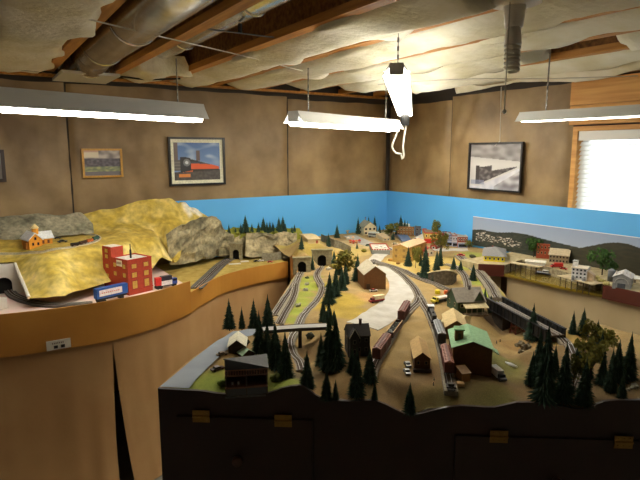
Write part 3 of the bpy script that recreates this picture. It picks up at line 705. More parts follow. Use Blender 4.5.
pts = [Vector((2.70,2.62,0)),Vector((2.82,2.475,0)),Vector((2.95,2.345,0)),Vector((2.966,2.1,0)),Vector((2.975,1.66,0)),Vector((2.985,.55,0))]
cl2 = mat('beige_skirt_cloth', (205,182,140), .85, rgb2=(190,166,124), scale=3)
def polyl(a, b, n=14): return [Vector(a).lerp(Vector(b), k/(n-1)) for k in range(n)]
skirt([Vector(p)+Vector((.03,.03,0)) for p in polyl((2.70,2.62,0),(2.955,2.345,0))], .01, 1.025, 'beige cloth skirt under the left red brown fascia of the harbour', 5, None, cl2)
skirt([Vector(p)+Vector((.012,0,0)) for p in polyl((2.958,2.33,0),(2.99,.55,0),30)], .01, 1.022, 'long beige cloth skirt hanging below the harbour water', 6, None, cl2)
# printed harbour backdrop leaning on the blue board
ba = Wx(472.5,219,3.39); bb_ = Wx(640,240,3.39)
def p_harb(u, v):
    px = u
    c = mixc((182,190,204), (150,166,196), v)
    hill = .60+.08*math.exp(-((u-.36)/.12)**2)-.42*max(0, u-.50)+.04*nz(u*9, 1)
    if u < .08: hill = .62-.06*(1-u/.08)
    hill2 = .36+.48*math.exp(-((u-.92)/.2)**2)+.01*nz(u*20, 3)
    if v < hill: c = mixc((40,48,44), (66,70,60), nz(u*40, v*22)+.4)
    if v < hill and .03 < u < .36:
        g = nz(u*75, v*26, 2)
        if .2+.12*nz(u*12, 9) < v < .50+.14*nz(u*16, 2)-.35*max(0,u-.12) and g > .12: c = (222,218,208) if g > .22 else (150,138,124)
    if v < hill2 and u > .55: c = mixc((46,46,36), (60,58,42), nz(u*30, v*16)+.5)
    return c
L_ = ba.y-.70; H_ = ba.z-HZ+.01
bd = thing('harbor_photo_board', 'printed panorama of wooded hills and white houses standing behind the harbour', 'backdrop', (3.398,(ba.y+.70)/2,HZ), -PI/2)
MB().bb(-L_/2,L_/2,-.001,.003,0,H_+.012).build('board', mat('foam_board',(235,235,230),.6,0), bd)
m = MB(); m.grid(lambda u, v: (-L_/2+L_*u, -.0022, .0+(H_+.008)*v), 260, 60); o = m.build('print', prn, bd)
VIS = ba.y-bb_.y
tint(o, lambda c: p_harb((c.x+L_/2)/VIS, c.z/H_) if (c.x+L_/2)/VIS < 1.1 else p_harb(1.1, c.z/H_))
# ================================================================= HELPERS FOR THE MODELS
def face(p, deg=0): h = head(p); return math.atan2(h.y, h.x)-PI/2+R(deg)
def place(px, py, H=on):
    p = H(px, py) if callable(H) else U(px, py, H)
    return p, S(p)
glassd = mat('dark_glass', (34,36,40), .15, 0)
def windows(t, s, items, frame, pane=None):
    # items: (wall, along, z, w, h) with wall one of f, l, r ; in px units; dims = (w, d)
    for (A, z, w, h, ax, sg) in items:
        m = MB(); e = .35*s
        if ax == 'f': m.box((A[0]*s, A[1]*s-e/2+.0002, z*s), (w*s, e, h*s))
        else: m.box((A[0]*s+sg*(e/2-.0002), A[1]*s, z*s), (e, w*s, h*s))
        f = m.build('window', frame, t)
        m = MB()
        if ax == 'f': m.box((A[0]*s, A[1]*s-e*.8, z*s), (w*s*.7, e, h*s*.75))
        else: m.box((A[0]*s+sg*e*.8, A[1]*s, z*s), (e, w*s*.7, h*s*.75))
        m.build('pane', pane or glassd, f)
def bld(name, label, cat, px, py, w, d, h, rise, wall, roof, deg=0, ridge='y', H=on, over=.8, wf=None, wl=None, wr=None, frame=(225,220,205), pane=None, door=None, chim=None, chimc=(120,70,55), group=None, parapet=None, base=None, gable2=None, rth=.5):
    p, s = place(px, py, H); t = thing(name, label, cat, p, face(p, deg), group)
    W, D, Hh, Rr = w*s/2, d*s, h*s, rise*s; z0 = -.006; o = over*s; th = rth*s
    wm = hexmat(wall, .8); rm = hexmat(roof, .8)
    if ridge == 'y':
        MB().prism([(-W,0,z0),(W,0,z0),(W,0,Hh),(0,0,Hh+Rr),(-W,0,Hh)], (0,D,0)).build('walls', wm, t)
        k = Rr/W; m = MB()
        for g in (-1, 1): m.prism([(0,-o,Hh+Rr),(g*(W+o),-o,Hh-k*o),(g*(W+o),-o,Hh-k*o+th),(0,-o,Hh+Rr+th)], (0,D+2*o,0))
        m.build('roof', rm, t)
    elif ridge == 'x':
        MB().prism([(-W,0,z0),(-W,D,z0),(-W,D,Hh),(-W,D/2,Hh+Rr),(-W,0,Hh)], (2*W,0,0)).build('walls', wm, t)
        k = Rr/(D/2); m = MB()
        for g in (-1, 1): m.prism([(-W-o,D/2,Hh+Rr),(-W-o,D/2+g*(D/2+o),Hh-k*o),(-W-o,D/2+g*(D/2+o),Hh-k*o+th),(-W-o,D/2,Hh+Rr+th)], (2*W+2*o,0,0))
        m.build('roof', rm, t)
    elif ridge == 'hip':
        MB().bb(-W,W,0,D,z0,Hh).build('walls', wm, t)
        i = min(W, D/2)*.95
        MB().add([(-W-o,-o,Hh),(W+o,-o,Hh),(W+o,D+o,Hh),(-W-o,D+o,Hh),(-W+i,D/2,Hh+Rr),(W-i,D/2,Hh+Rr)], [(0,1,5,4),(1,2,5),(2,3,4,5),(3,0,4),(3,2,1,0)]).build('roof', rm, t)
    elif ridge == 'shed':
        MB().prism([(-W,0,z0),(-W,D,z0),(-W,D,Hh+Rr),(-W,0,Hh)], (2*W,0,0)).build('walls', wm, t)
        k = Rr/D
        MB().prism([(-W-o,-o,Hh-k*o),(-W-o,D+o,Hh+Rr+k*o),(-W-o,D+o,Hh+Rr+k*o+th),(-W-o,-o,Hh-k*o+th)], (2*W+2*o,0,0)).build('roof', rm, t)
    else:
        MB().bb(-W,W,0,D,z0,Hh).build('walls', wm, t)
        MB().bb(-W+.6*s,W-.6*s,.6*s,D-.6*s,Hh-.2*s,Hh+.15*s).build('roof', rm, t)
        pm = hexmat(parapet or wall, .8); e = .7*s; m = MB()
        m.bb(-W-.1*s,W+.1*s,-.1*s,e,Hh,Hh+e*1.3).bb(-W-.1*s,W+.1*s,D-e,D+.1*s,Hh,Hh+e*1.3).bb(-W-.1*s,-W+e,e,D-e,Hh,Hh+e*1.3).bb(W-e,W+.1*s,e,D-e,Hh,Hh+e*1.3)
        m.build('parapet', pm, t)
    fm = hexmat(frame, .6); it = []
    def rows(spec, ax, sg):
        if not spec: return
        nc, nr = spec[:2]; zlo = spec[2] if len(spec) > 2 else 0
        span = w if ax == 'f' else d
        cw = span/nc; rh = (h-zlo)/nr
        for i in range(nc):
            for j in range(nr):
                a = -span/2+cw*(i+.5); z = zlo+rh*(j+.52)
                A = (a, 0) if ax == 'f' else (sg*w/2, a+span/2)
                it.append((A, z, min(cw*.5, 3.2), min(rh*.5, 4), ax, sg))
    rows(wf, 'f', 0); rows(wl, 'l', -1); rows(wr, 'l', 1)
    windows(t, s, it, fm, pane)
    if door:   # (along, w, h, colour)
        a, dw, dh, dc = door; MB().box((a*s, -.2*s, dh*s/2), (dw*s, .5*s, dh*s)).build('door', hexmat(dc, .6), t)
    if chim:   # (x, y, z0, size, height)
        cx, cy, cz, cs, ch = chim; MB().box((cx*s, cy*s, (cz+ch/2)*s), (cs*s, cs*s, ch*s)).box((cx*s, cy*s, (cz+ch)*s), (cs*1.25*s, cs*1.25*s, .5*s)).build('chimney', hexmat(chimc, .8), t)
    return t, s
# ---------------------------------------------------------------- roads and tracks
def px_path(lst, H=on, step=.02): return spline([H(*q) if callable(H) else U(q[0], q[1], H) for q in lst], step)
def ribbon(path, wid, zo, th, HH=None, m=None):
    m = m or MB(); n = len(path); vs = []
    for i, q in enumerate(path):
        t = (path[min(i+1,n-1)]-path[max(i-1,0)]); t.z = 0; t.normalize(); nn = Vector((-t.y, t.x, 0))
        w = wid(i/(n-1)) if callable(wid) else wid
        for k in (-1, -.5, 0, .5, 1):
            a = q+nn*(w/2*k); z = (max(HH(a.x, a.y), HH(q.x, q.y)-.01) if HH else q.z)+zo; vs.append((a.x, a.y, z))
    o = len(m.v); m.v += vs; m.v += [(x, y, z-th) for x, y, z in vs]; N = len(vs)
    for i in range(n-1):
        for k in range(4):
            a, b = 5*i+k, 5*i+5+k; m.f += [(o+a, o+b, o+b+1, o+a+1), (o+N+a, o+N+a+1, o+N+b+1, o+N+b)]
        m.f += [(o+5*i, o+N+5*i, o+N+5*i+5, o+5*i+5), (o+5*i+4, o+5*i+9, o+N+5*i+9, o+N+5*i+4)]
    e = 5*(n-1); m.f += [tuple(o+k for k in (0,1,2,3,4))+tuple(o+N+k for k in (4,3,2,1,0)), tuple(o+e+k for k in (4,3,2,1,0))+tuple(o+N+e+k for k in (0,1,2,3,4))]
    return m
ballm = mat('grey_ballast', (152,142,124), .95, rgb2=(122,114,100), scale=220, bump=.5, bscale=400)
tiem = mat('dark_ties', (92,78,64), .8, .2, 120)
railm = mat('rail_steel', (206,204,200), .35, .1, 60, metal=.5)
def smoothz(path, k=9):
    z = [q.z for q in path]; n = len(z)
    return [Vector((q.x, q.y, sum(z[max(0,i-k):i+k+1])/len(z[max(0,i-k):i+k+1]))) for i, q in enumerate(path)]
def track(label, path, bw=.05, zo=.006, tie_l=.030, th=.018, gauge=.0165, bm_=None, free=False):
    path = [Vector((q.x, q.y, max(q.z, Hn(q.x, q.y)) if q.z < 1.09 and H1 else q.z)) for q in smoothz(path)] if not free else path; p0 = path[len(path)//2]
    t = thing('model_track', label, 'railway track', (p0.x, p0.y, p0.z)); iv = Matrix.Translation(-p0)
    def fin(o): o.matrix_parent_inverse = iv
    fin(ribbon(path, bw, zo, th).build('ballast', bm_ or ballm, t))
    m = MB(); s = 0; last = 0; n = len(path)
    for i in range(n-1):
        a, b = path[i], path[i+1]; L = (b-a).length; yaw = math.atan2(b.y-a.y, b.x-a.x)
        while last < s+L:
            q = a.lerp(b, (last-s)/L); m.box((q.x, q.y, q.z+zo+.0009), (.0035, tie_l, .0016), yaw); last += .0085
        s += L
    o = m.build('ties', tiem, t, kind='stuff'); fin(o)
    for g in (-1, 1):
        pts = []
        for i, q in enumerate(path):
            d = (path[min(i+1,n-1)]-path[max(i-1,0)]); d.z = 0; d.normalize(); pts.append(q+Vector((-d.y, d.x, 0))*g*gauge/2+Vector((0,0,zo+.0026)))
        fin(MB().tube(pts, .0012, 4).build('rail', railm, t))
    return t
asph = mat('pale_concrete_road', (196,192,184), .85, rgb2=(178,172,160), scale=14)
greyr = mat('blue_grey_road', (146,154,164), .8, rgb2=(132,140,150), scale=8)
def road(label, lst, w, m, H=on, zo=.003):
    path = smoothz(px_path(lst, H), 5)
    return tag(ribbon(path, w, zo, .012, Hn).build('model_road', m), label, 'road')
# roads
q = [(159,388),(192,361),(225,336.5),(232,331.5)]
poly = [on_front(160,388.5)]+[on(*c) for c in [(190,363),(224,338.5),(233,332.5),(262,331),(262,335),(243,339),(226,352),(210,367),(197,380)]]+[on_front(189,390)]
m = MB(); n = len(poly)
def rz_(x, y): return Hn(x, y)+.004
o = cdt([(a.x, a.y) for a in poly], .03, lambda x, y: H1(x, y)+.0065, 'model_road', greyr); tag(o, 'wide blue grey road along the left edge of the foreground layout', 'road')
road('pale concrete road curving through the middle of the layout past the brown barn', [(362,326),(372,321),(384,313),(396,302),(402,290),(398,278),(388,270),(378,266)], lambda u: .17-.03*u, asph)
road('pale concrete street climbing from the crossing up into the town', [(372,265),(364,258),(374,252),(382,255),(366,247),(352,240),(344,236)][:1]+[(376,259),(383,253)], .10, asph)
road('pale town street running past the red trimmed cafe', [(392,250),(378,247),(368,244),(358,240),(350,236)], .13, asph)
road('light street in front of the storefront row in the town', [(428,248),(440,250),(452,250),(468,250)], .10, asph)
# tracks
track('left track leaving the left tunnel portal down to the aisle side', px_path([(301,273),(293,287),(283,302),(274,316)]))
track('siding beside the left tunnel track, next to the grass strip', px_path([(299,276),(296,285),(295,292),(291,303),(285,313),(279,325)]))
track('curving main track from the right tunnel portal under the road bridge', px_path([(321.5,267),(317,275),(320,283),(322.5,290),(318,300),(309,310),(301,320),(296,331),(290,342),(292,354),(299,364),(302,372)]))
track('yard track under the boxcars and gondola', px_path([(419,296),(417,303),(410,310),(400,322),(388,341),(376,362),(370,378)]))
track('yard track carrying the dark locomotive beside the freight depot', px_path([(419,296),(424,305),(430,315),(437,332),(443,352),(449,382),(451,399)]))
track('main track from the road crossing to the yard switch', px_path([(373,262),(386,266),(398,272),(408,281),(415,289),(419,297)]))
track('branch track below the tan town building running to the green station', px_path([(373,261),(390,266),(404,271),(418,278),(434,284),(449,291)]))
track('curved track above the dark stone retaining wall', px_path([(446,264.5),(456,267.5),(463,274),(467,282),(468,290)]))
tb = px_path([(459,256),(466,262),(476,270),(486,281),(494,294),(496.5,302)])
track('outer double track approaching the black girder bridge', tb, .075)
# girder bridge over the creek
A = U(496,302.5,1.034); B_ = U(553,334,1.03); L = (B_-A).length
br = thing('girder_bridge', 'black plate girder bridge over the creek at right', 'bridge', A, math.atan2(B_.y-A.y, B_.x-A.x))
blk = mat('black_girder', (22,23,26), .5, .1, 40)
for sy in (-1, 1):
    m = MB(); m.bb(-.02,L+.02,sy*.048-.003,sy*.048+.003,-.03,.022).bb(-.02,L+.02,sy*.048-.007,sy*.048+.007,.022,.026).bb(-.02,L+.02,sy*.048-.007,sy*.048+.007,-.03,-.026)
    for k in range(15): m.bb(k*L/14-.0015,k*L/14+.0015,sy*.048-.006,sy*.048+.006,-.026,.022)
    m.build('plate_girder', blk, br)
MB().bb(-.02,L+.02,-.045,.045,-.010,-.004).build('deck', tiem, br)
for yc in (-.0225, .0225):
    for sy in (-1, 1): MB().bb(-.02,L+.02,yc+sy*.00825-.001,yc+sy*.00825+.001,-.004,.001).build('rail', railm, br)
m = MB(); zb = -.13; x0 = L*.44
for sx in (-.022, .022):
    for sy in (-.024, .024): m.tube([(x0+sx*1.25, sy*1.3, zb), (x0+sx, sy*.8, -.028)], .0035, 6)
for z in (-.12, -.095, -.07, -.045):
    for sy in (-1, 1): m.tube([(x0-.026, sy*.026, z), (x0+.026, sy*.024, z+.02)], .002, 5); m.tube([(x0+.026, sy*.026, z), (x0-.026, sy*.024, z+.02)], .002, 5)
    for sx in (-1, 1): m.tube([(x0+sx*.026, -.028, z), (x0+sx*.025, .028, z+.02)], .002, 5)
m.build('steel_tower', mat('rust_steel', (128,66,44), .7, .2, 60), br)
MB().bb(L*.08,L*.30,-.044,.044,-.15,-.03).build('pier', mat('dark_timber', (56,44,34), .9, .2, 60), br)
track('track curving from the black girder bridge among the right hand trees', px_path([(555,335),(565,343),(573,353),(576,364),(575,378),(570,392)]))
# road bridge on the left
A = on(263,330.5); M_ = U(300,327,A.z+.004); B_ = on(327,332); A.z = M_.z = B_.z = max(A.z, B_.z)+.004
rb = thing('road_bridge', 'grey road bridge on a dark post crossing above the curving track', 'bridge', M_)
iv = Matrix.Translation(-M_); path = [A, M_, B_]
dk = []
for a, b in ((A, M_), (M_, B_)): dk += [a.lerp(b, k/8) for k in range(8 if b is M_ else 9)]
o = ribbon(dk, .056, .003, .004).build('road_deck', asph if False else mat('bridge_deck', (168,166,162), .8, .08, 20), rb); o.matrix_parent_inverse = iv
for sd_ in (-1, 1):
    pts = []
    for i, q in enumerate(dk):
        t = dk[min(i+1,len(dk)-1)]-dk[max(0,i-1)]; t.z = 0; t.normalize(); pts.append(q+Vector((-t.y, t.x, 0))*sd_*.029)
    o = strip([Vector((q.x, q.y, 0)) for q in pts], A.z-.010, A.z+.0045, .003).build('side_girder', mat('dark_bridge_side', (52,46,42), .7), rb); o.matrix_parent_inverse = iv
MB().bb(-.008,.008,-.018,.018,-.125,-.002).bb(-.012,.012,-.024,.024,-.012,-.003).build('post', mat('dark_timber', (56,44,34), .9, .2, 60), rb, rz=face(M_))
# tunnel portals
concp = mat('portal_stone', (150,140,108), .9, rgb2=(122,112,84), scale=60, bump=.3)
dark = mat('tunnel_darkness', (8,8,9), .9, 0)  # near-black paint standing in for the unlit depth of tunnels
def portal(label, p, w, h, aw, ah, deg=0, m_=None):
    t = thing('tunnel_portal', label, 'tunnel portal', p, face(p, deg)); n = 12
    arch = [(-aw/2, 0)]+[(-aw/2*math.cos(PI*k/n), ah-aw/2+aw/2*math.sin(PI*k/n)) for k in range(n+1)]+[(aw/2, 0)]
    m = MB(); y0, y1 = 0, .03
    for k in range(len(arch)-1):
        (xa, za), (xb, zb) = arch[k], arch[k+1]
        if xa == xb: continue
        for y in (y0, y1): m.poly([(xa,y,za),(xb,y,zb),(xb,y,h),(xa,y,h)])
    for k in range(len(arch)-1):
        (xa, za), (xb, zb) = arch[k], arch[k+1]; m.poly([(xa,y0,za),(xa,y1,za),(xb,y1,zb),(xb,y0,zb)])
    m.bb(-w/2,-aw/2,y0,y1,-.02,h).bb(aw/2,w/2,y0,y1,-.02,h); m.build('stone_face', m_ or concp, t)
    MB().bb(-w/2-.006,w/2+.006,-.008,.036,h-.002,h+.009).build('coping', m_ or concp, t)
    m = MB()
    for k in range(n+1):
        a = PI*k/n; m.box((-(aw/2+.005)*math.cos(a), -.002, ah-aw/2+(aw/2+.005)*math.sin(a)), (.009,.006,.011), 0, 0, a-PI/2)
    m.build('arch_ring', m_ or concp, t)
    MB().bb(-aw/2-.004,aw/2+.004,.045,.05,-.02,ah+.01).build('painted_dark_plate', dark, t)  # black plate closing the arch, painted as the shade inside
    m = MB()
    for k in range(len(arch)-1):
        (xa, za), (xb, zb) = arch[k], arch[k+1]; m.poly([(xa*1.02,y1,za),(xa*1.02,.045,za),(xb*1.02,.045,zb),(xb*1.02,y1,zb)])
    m.build('painted_dark_sides', dark, t); return t  # black sides continue the painted tunnel shade
portal('left one of the twin stone tunnel portals, lower and next to the tan fascia', back(PORT1,.0,.0,1.0), .125, .098, .062, .076, 4)
portal('right one of the twin stone tunnel portals, taller and farther back', back(PORT2,.0,.0,1.0), .15, .118, .066, .085, 4)
pz = Wy(236,255,3.95); pz.z = .995
portal('small grey tunnel portal in the rock face below the green ridge', pz, .10, .125, .048, .085, 0)
# retaining walls
stone = mat('retaining_stone', (112,100,80), .9, rgb2=(80,70,54), scale=60, bump=.5)
def rwall(label, base, top, m_, capm=None, th=.012):
    b = [Vector(q) for q in base]; tp = [Vector(q) for q in top]
    t = thing('retaining_wall', label, 'retaining wall', b[0]); iv = Matrix.Translation(-b[0])
    bs, ts = spline(b, .02), spline(tp, .02); n = min(len(bs), len(ts))
    bs = [bs[int(i*(len(bs)-1)/(n-1))] for i in range(n)]; ts = [ts[int(i*(len(ts)-1)/(n-1))] for i in range(n)]
    m = MB(); vs = []
    for a, c in zip(bs, ts):
        h = head(a)*th; vs += [(a.x,a.y,a.z-.02),(a.x,a.y,c.z),(a.x+h.x,a.y+h.y,c.z),(a.x+h.x,a.y+h.y,a.z-.02)]
    fs = []
    for i in range(n-1):
        k = 4*i; fs += [(k,k+4,k+5,k+1),(k+1,k+5,k+6,k+2),(k+2,k+6,k+7,k+3),(k+3,k+7,k+4,k)]
    fs += [(0,1,2,3),(4*n-1,4*n-2,4*n-3,4*n-4)]
    o = m.add(vs, fs).build('wall_face', m_, t); o.matrix_parent_inverse = iv
    if capm:
        o = ribbon([Vector((a.x, a.y, c.z))+head(a)*th*.5 for a, c in zip(bs, ts)], th*1.6, .004, .006).build('cap', capm, t); o.matrix_parent_inverse = iv
    return t
def up(q, pyt):                   # the point straight above q that the photo shows at row pyt
    lo, hi = q.z, q.z+.6
    h = q.x*FW[0]+q.y*FW[1]
    b = (pyt-240)/FOC; v = -(math.sin(PITCH)+math.cos(PITCH)*b)/(math.cos(PITCH)-math.sin(PITCH)*b)
    return Vector((q.x, q.y, EYE+h*v))
ws = [on(428,280),on(436,283.5),on(446,285.5),on(452,285),on(456.5,281)]
rwall('curved dark stone retaining wall with cream cap behind the green station', ws, [up(ws[0],273),up(ws[1],271.5),up(ws[2],270.5),up(ws[3],271.5),up(ws[4],274.5)], stone, mat('cream_cap',(216,200,160),.8))
ws = [on(321,240),on(330,244),on(341,249),on(351,254)]
rwall('long grey retaining wall stepping down behind the twin portals', ws, [up(ws[0],234),up(ws[1],238),up(ws[2],242),up(ws[3],247)], mat('grey_wall_stone',(140,134,114),.9,rgb2=(112,106,88),scale=60,bump=.4))
p, s = place(268, 260, .992)
ws = [Wy(262,260.5,3.80),Wy(272,261.5,3.78),Wy(281,260,3.78)]
for q in ws: q.z = .992
rwall('low grey stone ruin wall on the dry grass below the rock face', ws, [up(ws[0],253),up(ws[1],253.5),up(ws[2],251.5)], mat('grey_wall_stone',(140,134,114),.9))
# ================================================================= VEHICLES, TRAINS, FIGURES
tyre = mat('tyre_black', (16,16,17), .7, 0)
def car(label, px, py, rgb, deg, k=1.0, H=on, roof=None, name='model_car', group=None):
    p, s = place(px, py, H); t = thing(name, label, 'model car', p+Vector((0,0,.001)), face(p, deg), group)
    l, w = .052*k, .021*k; m = hexmat(rgb, .3)
    MB().prism([(-l/2,-w/2,.004*k),(l/2,-w/2,.004*k),(l/2,-w/2,.009*k),(l*.24,-w/2,.0105*k),(-l*.32,-w/2,.0105*k),(-l/2,-w/2,.0095*k)], (0,w,0)).build('body', m, t)
    MB().prism([(-l*.33,-w*.44,.0103*k),(l*.25,-w*.44,.0103*k),(l*.11,-w*.4,.0155*k),(-l*.2,-w*.4,.0155*k)], (0,w*.86,0)).build('windows', glassd, t)
    MB().bb(-l*.2,l*.11,-w*.41,w*.45,.0153*k,.0167*k).build('roof', hexmat(roof or rgb, .3), t)
    for sx in (-.3, .3):
        for sy in (-1, 1): MB().tube([(sx*l, sy*w*.38, .004*k), (sx*l, sy*w*.52, .004*k)], .004*k, 10).build('wheel', tyre, t)
    return t
def truck(label, px, py, cab, box, deg, k=1.0, H=on, low=None, name='model_truck', lettering=None, tall=.030):
    p, s = place(px, py, H); t = thing(name, label, 'model truck', p+Vector((0,0,.001)), face(p, deg))
    w = .027*k; c = hexmat(cab, .35)
    MB().prism([(.022*k,-w/2,.006*k),(.048*k,-w/2,.006*k),(.048*k,-w/2,.015*k),(.038*k,-w/2,.017*k),(.034*k,-w/2,.027*k),(.022*k,-w/2,.027*k)], (0,w,0)).build('cab', c, t)
    MB().prism([(.035*k,-w*.42,.0215*k),(.0385*k,-w*.42,.0175*k),(.0395*k,-w*.42,.0175*k),(.0355*k,-w*.42,.0255*k)], (0,w*.84,0)).bb(.025*k,.032*k,-w/2-.0005,w/2+.0005,.018*k,.025*k).build('cab_window', glassd, t)
    MB().bb(-.048*k,.02*k,-w/2,w/2,.008*k,(.008+tall)*k).build('cargo_box', hexmat(box, .5), t)
    if low: MB().bb(-.0485*k,.0205*k,-w/2-.0006,w/2+.0006,.0075*k,.017*k).build('lower_panel', hexmat(low, .5), t)
    MB().bb(-.047*k,.046*k,-w*.4,w*.4,.0045*k,.0085*k).build('chassis', hexmat((30,30,32), .6), t)
    for sx in (-.034, -.022, .036):
        for sy in (-1, 1): MB().tube([(sx*k, sy*w*.36, .005*k), (sx*k, sy*w*.53, .005*k)], .005*k, 10).build('wheel', tyre, t)
    return t
def rail_car(label, kind, f, r, rgb, roofc=None, zo=.012, H=on):
    A, B_ = H(*f), H(*r); c = (A+B_)/2; L = min((B_-A).length, .19); w, h = .034, .040
    t = thing({'box':'boxcar','gon':'gondola_car','loco':'model_locomotive','hop':'roofed_hopper_car','flat':'flat_car'}[kind], label, 'model train car', (c.x, c.y, max(A.z, B_.z)+zo), math.atan2(B_.y-A.y, B_.x-A.x))
    m = hexmat(rgb, .6); b = .011
    dk_ = hexmat((26,24,24), .6)
    if kind in ('box', 'hop'):
        MB().bb(-L/2,L/2,-w/2,w/2,b,b+h).build('body', m, t)
        rf = hexmat(roofc or rgb, .55); z = b+h
        q = MB().prism([(-L/2-.001,-w/2-.001,z),(-L/2-.001,w/2+.001,z),(-L/2-.001,w/4,z+.005),(-L/2-.001,0,z+.006),(-L/2-.001,-w/4,z+.005)], (L+.002,0,0))
        for i in range(1, 12): q.box((-L/2+L*i/12, 0, z+.0045), (.0015, w*.9, .003))
        q.build('roof', rf, t)
        MB().bb(-L/2,L/2,-.004,.004,z+.0065,z+.008).build('roof_walk', hexmat(tuple(max(0, int(u*.7)) for u in (roofc or rgb)), .7), t)
        for sy in (-1, 1):
            q = MB().box((0, sy*(w/2+.0008), b+h*.47), (L*.2, .0016, h*.9)); q.build('door', hexmat(tuple(int(u*.85) for u in rgb), .6), t)
            q = MB()
            for i in range(9):
                x = -L/2+L*(i+.5)/9
                if abs(x) > L*.11: q.box((x, sy*(w/2+.0004), b+h/2), (.0014, .0012, h))
            q.box((0, sy*(w/2+.0004), b+.001), (L, .0012, .002)); q.build('side_rib', m, t)
        for sx in (-1, 1):
            q = MB()
            for i in range(5): q.box((sx*(L/2+.001), -.01, b+.005+i*.007), (.001, .008, .001))
            q.build('end_ladder', dk_, t)
    elif kind == 'gon':
        q = MB(); q.bb(-L/2,L/2,-w/2,-w/2+.0025,b,b+.022).bb(-L/2,L/2,w/2-.0025,w/2,b,b+.022).bb(-L/2,-L/2+.0025,-w/2,w/2,b,b+.022).bb(L/2-.0025,L/2,-w/2,w/2,b,b+.022).bb(-L/2,L/2,-w/2,w/2,b-.001,b+.002); q.build('body', hexmat((70,42,34), .6), t)
        q = MB().bb(-L/2,L/2,-w/2-.001,-w/2+.003,b+.021,b+.0235).bb(-L/2,L/2,w/2-.003,w/2+.001,b+.021,b+.0235); q.build('top_rail', hexmat(rgb, .6), t)
        q = MB()
        for i in range(40): q.blob((random.uniform(-L*.44, L*.44), random.uniform(-w*.33, w*.33), b+.008+random.uniform(0,.008)), random.uniform(.004,.008), .4, 1, i)
        q.build('scrap_load', mat('grey_scrap', (128,134,128), .6, rgb2=(60,62,60), scale=150), t, kind='stuff')
    elif kind == 'loco':
        MB().bb(-L/2,L/2,-w*.45,w*.45,b-.002,b+.004).build('frame', dk_, t)
        MB().bb(-L*.46,L*.22,-w*.3,w*.3,b+.004,b+.032).build('hood', m, t)
        MB().bb(L*.22,L*.42,-w*.45,w*.45,b+.004,b+.038).build('cab', m, t)
        MB().bb(L*.21,L*.43,-w*.48,w*.48,b+.038,b+.041).build('cab_roof', hexmat(roofc or (225,225,225), .5), t)
        MB().bb(L*.24,L*.40,-w*.455,w*.455,b+.025,b+.035).build('cab_window', glassd, t)
        MB().tube([(-L*.2,0,b+.032),(-L*.2,0,b+.038)], .004, 10).build('exhaust_stack', dk_, t)
        for sy in (-1, 1): MB().tube([(-L*.48, sy*w*.44, b+.014), (L*.2, sy*w*.44, b+.014)], .0007, 5).build('handrail', hexmat((200,200,196), .5), t)
    elif kind == 'flat':
        MB().bb(-L/2,L/2,-w/2,w/2,b-.002,b+.003).build('deck', m, t)
        MB().bb(-L*.3,L*.25,-w*.3,w*.3,b+.003,b+.012).build('load', hexmat((62,58,54), .7), t)
    for sx in (-1, 1):
        q = MB()
        for sy in (-1, 1): q.box((sx*L*.34, sy*.0105, .005), (.026, .003, .005))
        bg = q.build('bogie', dk_, t); 
        for ax in (-.009, .009): MB().tube([(sx*L*.34+ax, -.0098, .0045), (sx*L*.34+ax, .0098, .0045)], .0045, 10).build('wheelset', hexmat((90,88,86), .4), bg)
        MB().bb(sx*L*.5-.002, sx*L*.5+.002+.004*(sx > 0), -.0025, .0025, .009, .012).build('coupler', dk_, t)
    return t
rail_car('dark red boxcar nearest on the yard track, behind the dark farmhouse', 'box', (374,370), (388.5,345.5), (104,60,52), (150,104,92))
rail_car('open gondola full of grey scrap between the two dark red boxcars', 'gon', (389.3,344), (398.8,329), (186,150,98))
rail_car('dark red boxcar farthest back on the yard track, beyond the gondola', 'box', (399.5,326.5), (408,312.5), (96,52,46), (146,102,92))
rail_car('rust red boxcar beside the green roofed freight depot', 'box', (450,389), (443.5,355), (110,58,46), (168,112,96))
rail_car('grey roofed car coupled between the locomotive and the rust red boxcar', 'hop', (443,353.5), (435.3,330), (72,76,82), (172,176,180))
rail_car('small black locomotive with a white cab roof on the depot track', 'loco', (434.6,328.5), (429.5,315), (28,30,34), (232,234,236))
rail_car('flat car at the front end of the depot track', 'flat', (451,398), (450.2,390), (44,38,34))
car('white and red car parked in front of the brown barn', 373.5, 291.5, (236,232,226), 20, .95, roof=(205,60,50))
truck('red truck with a cream cargo box beside the pale road', 376.5, 302, (150,30,28), (232,214,168), 216, .95, low=(150,34,30))
truck('black work truck with white bed and yellow nose by the green station', 440, 302, (206,190,40), (226,214,206), 225, 1.2, low=(40,36,34), tall=.016)
truck('white box truck parked at the right side of the freight depot', 498, 378, (52,52,58), (222,220,212), -62, .95)
car('dark silver car in front of the small tan shed', 407, 373.5, (110,112,118), -75, .95, roof=(190,192,196))
car('black car with pale grey roof behind the dark silver car', 407.5, 366, (40,42,46), -75, .95, roof=(200,202,206))  # roof simply paler than the body
car('dark maroon car on the grass left of the dark lodge', 217.5, 370.5, (62,34,38), 28, 1.05, roof=(150,140,136))
car('tan car parked beside the white roofed garage', 222, 355.5, (120,104,84), 20, .9)
car('bright red car on the street in front of the storefront row', 461, 256, (226,38,34), 8, 1.1)
car('white car on the dry grass near the low stone ruin', 260.5, 261.5, (238,236,230), 10, 1.0, H=.994)
car('black car beside the white car on the dry grass', 256.5, 261.8, (40,40,42), 20, .9, H=.994)
car('red car on the dry grass right of the white car', 270, 262.6, (196,40,44), 5, .9, H=.994)
car('pale blue car by the road between the cafe and the tan building', 389, 250, (130,160,190), 40, 1.0)
car('cream car on the street behind the tan building', 395, 244.5, (226,214,180), 10, 1.0)
car('green car on the street left of the red trimmed cafe', 368, 246, (90,120,100), 60, 1.0)
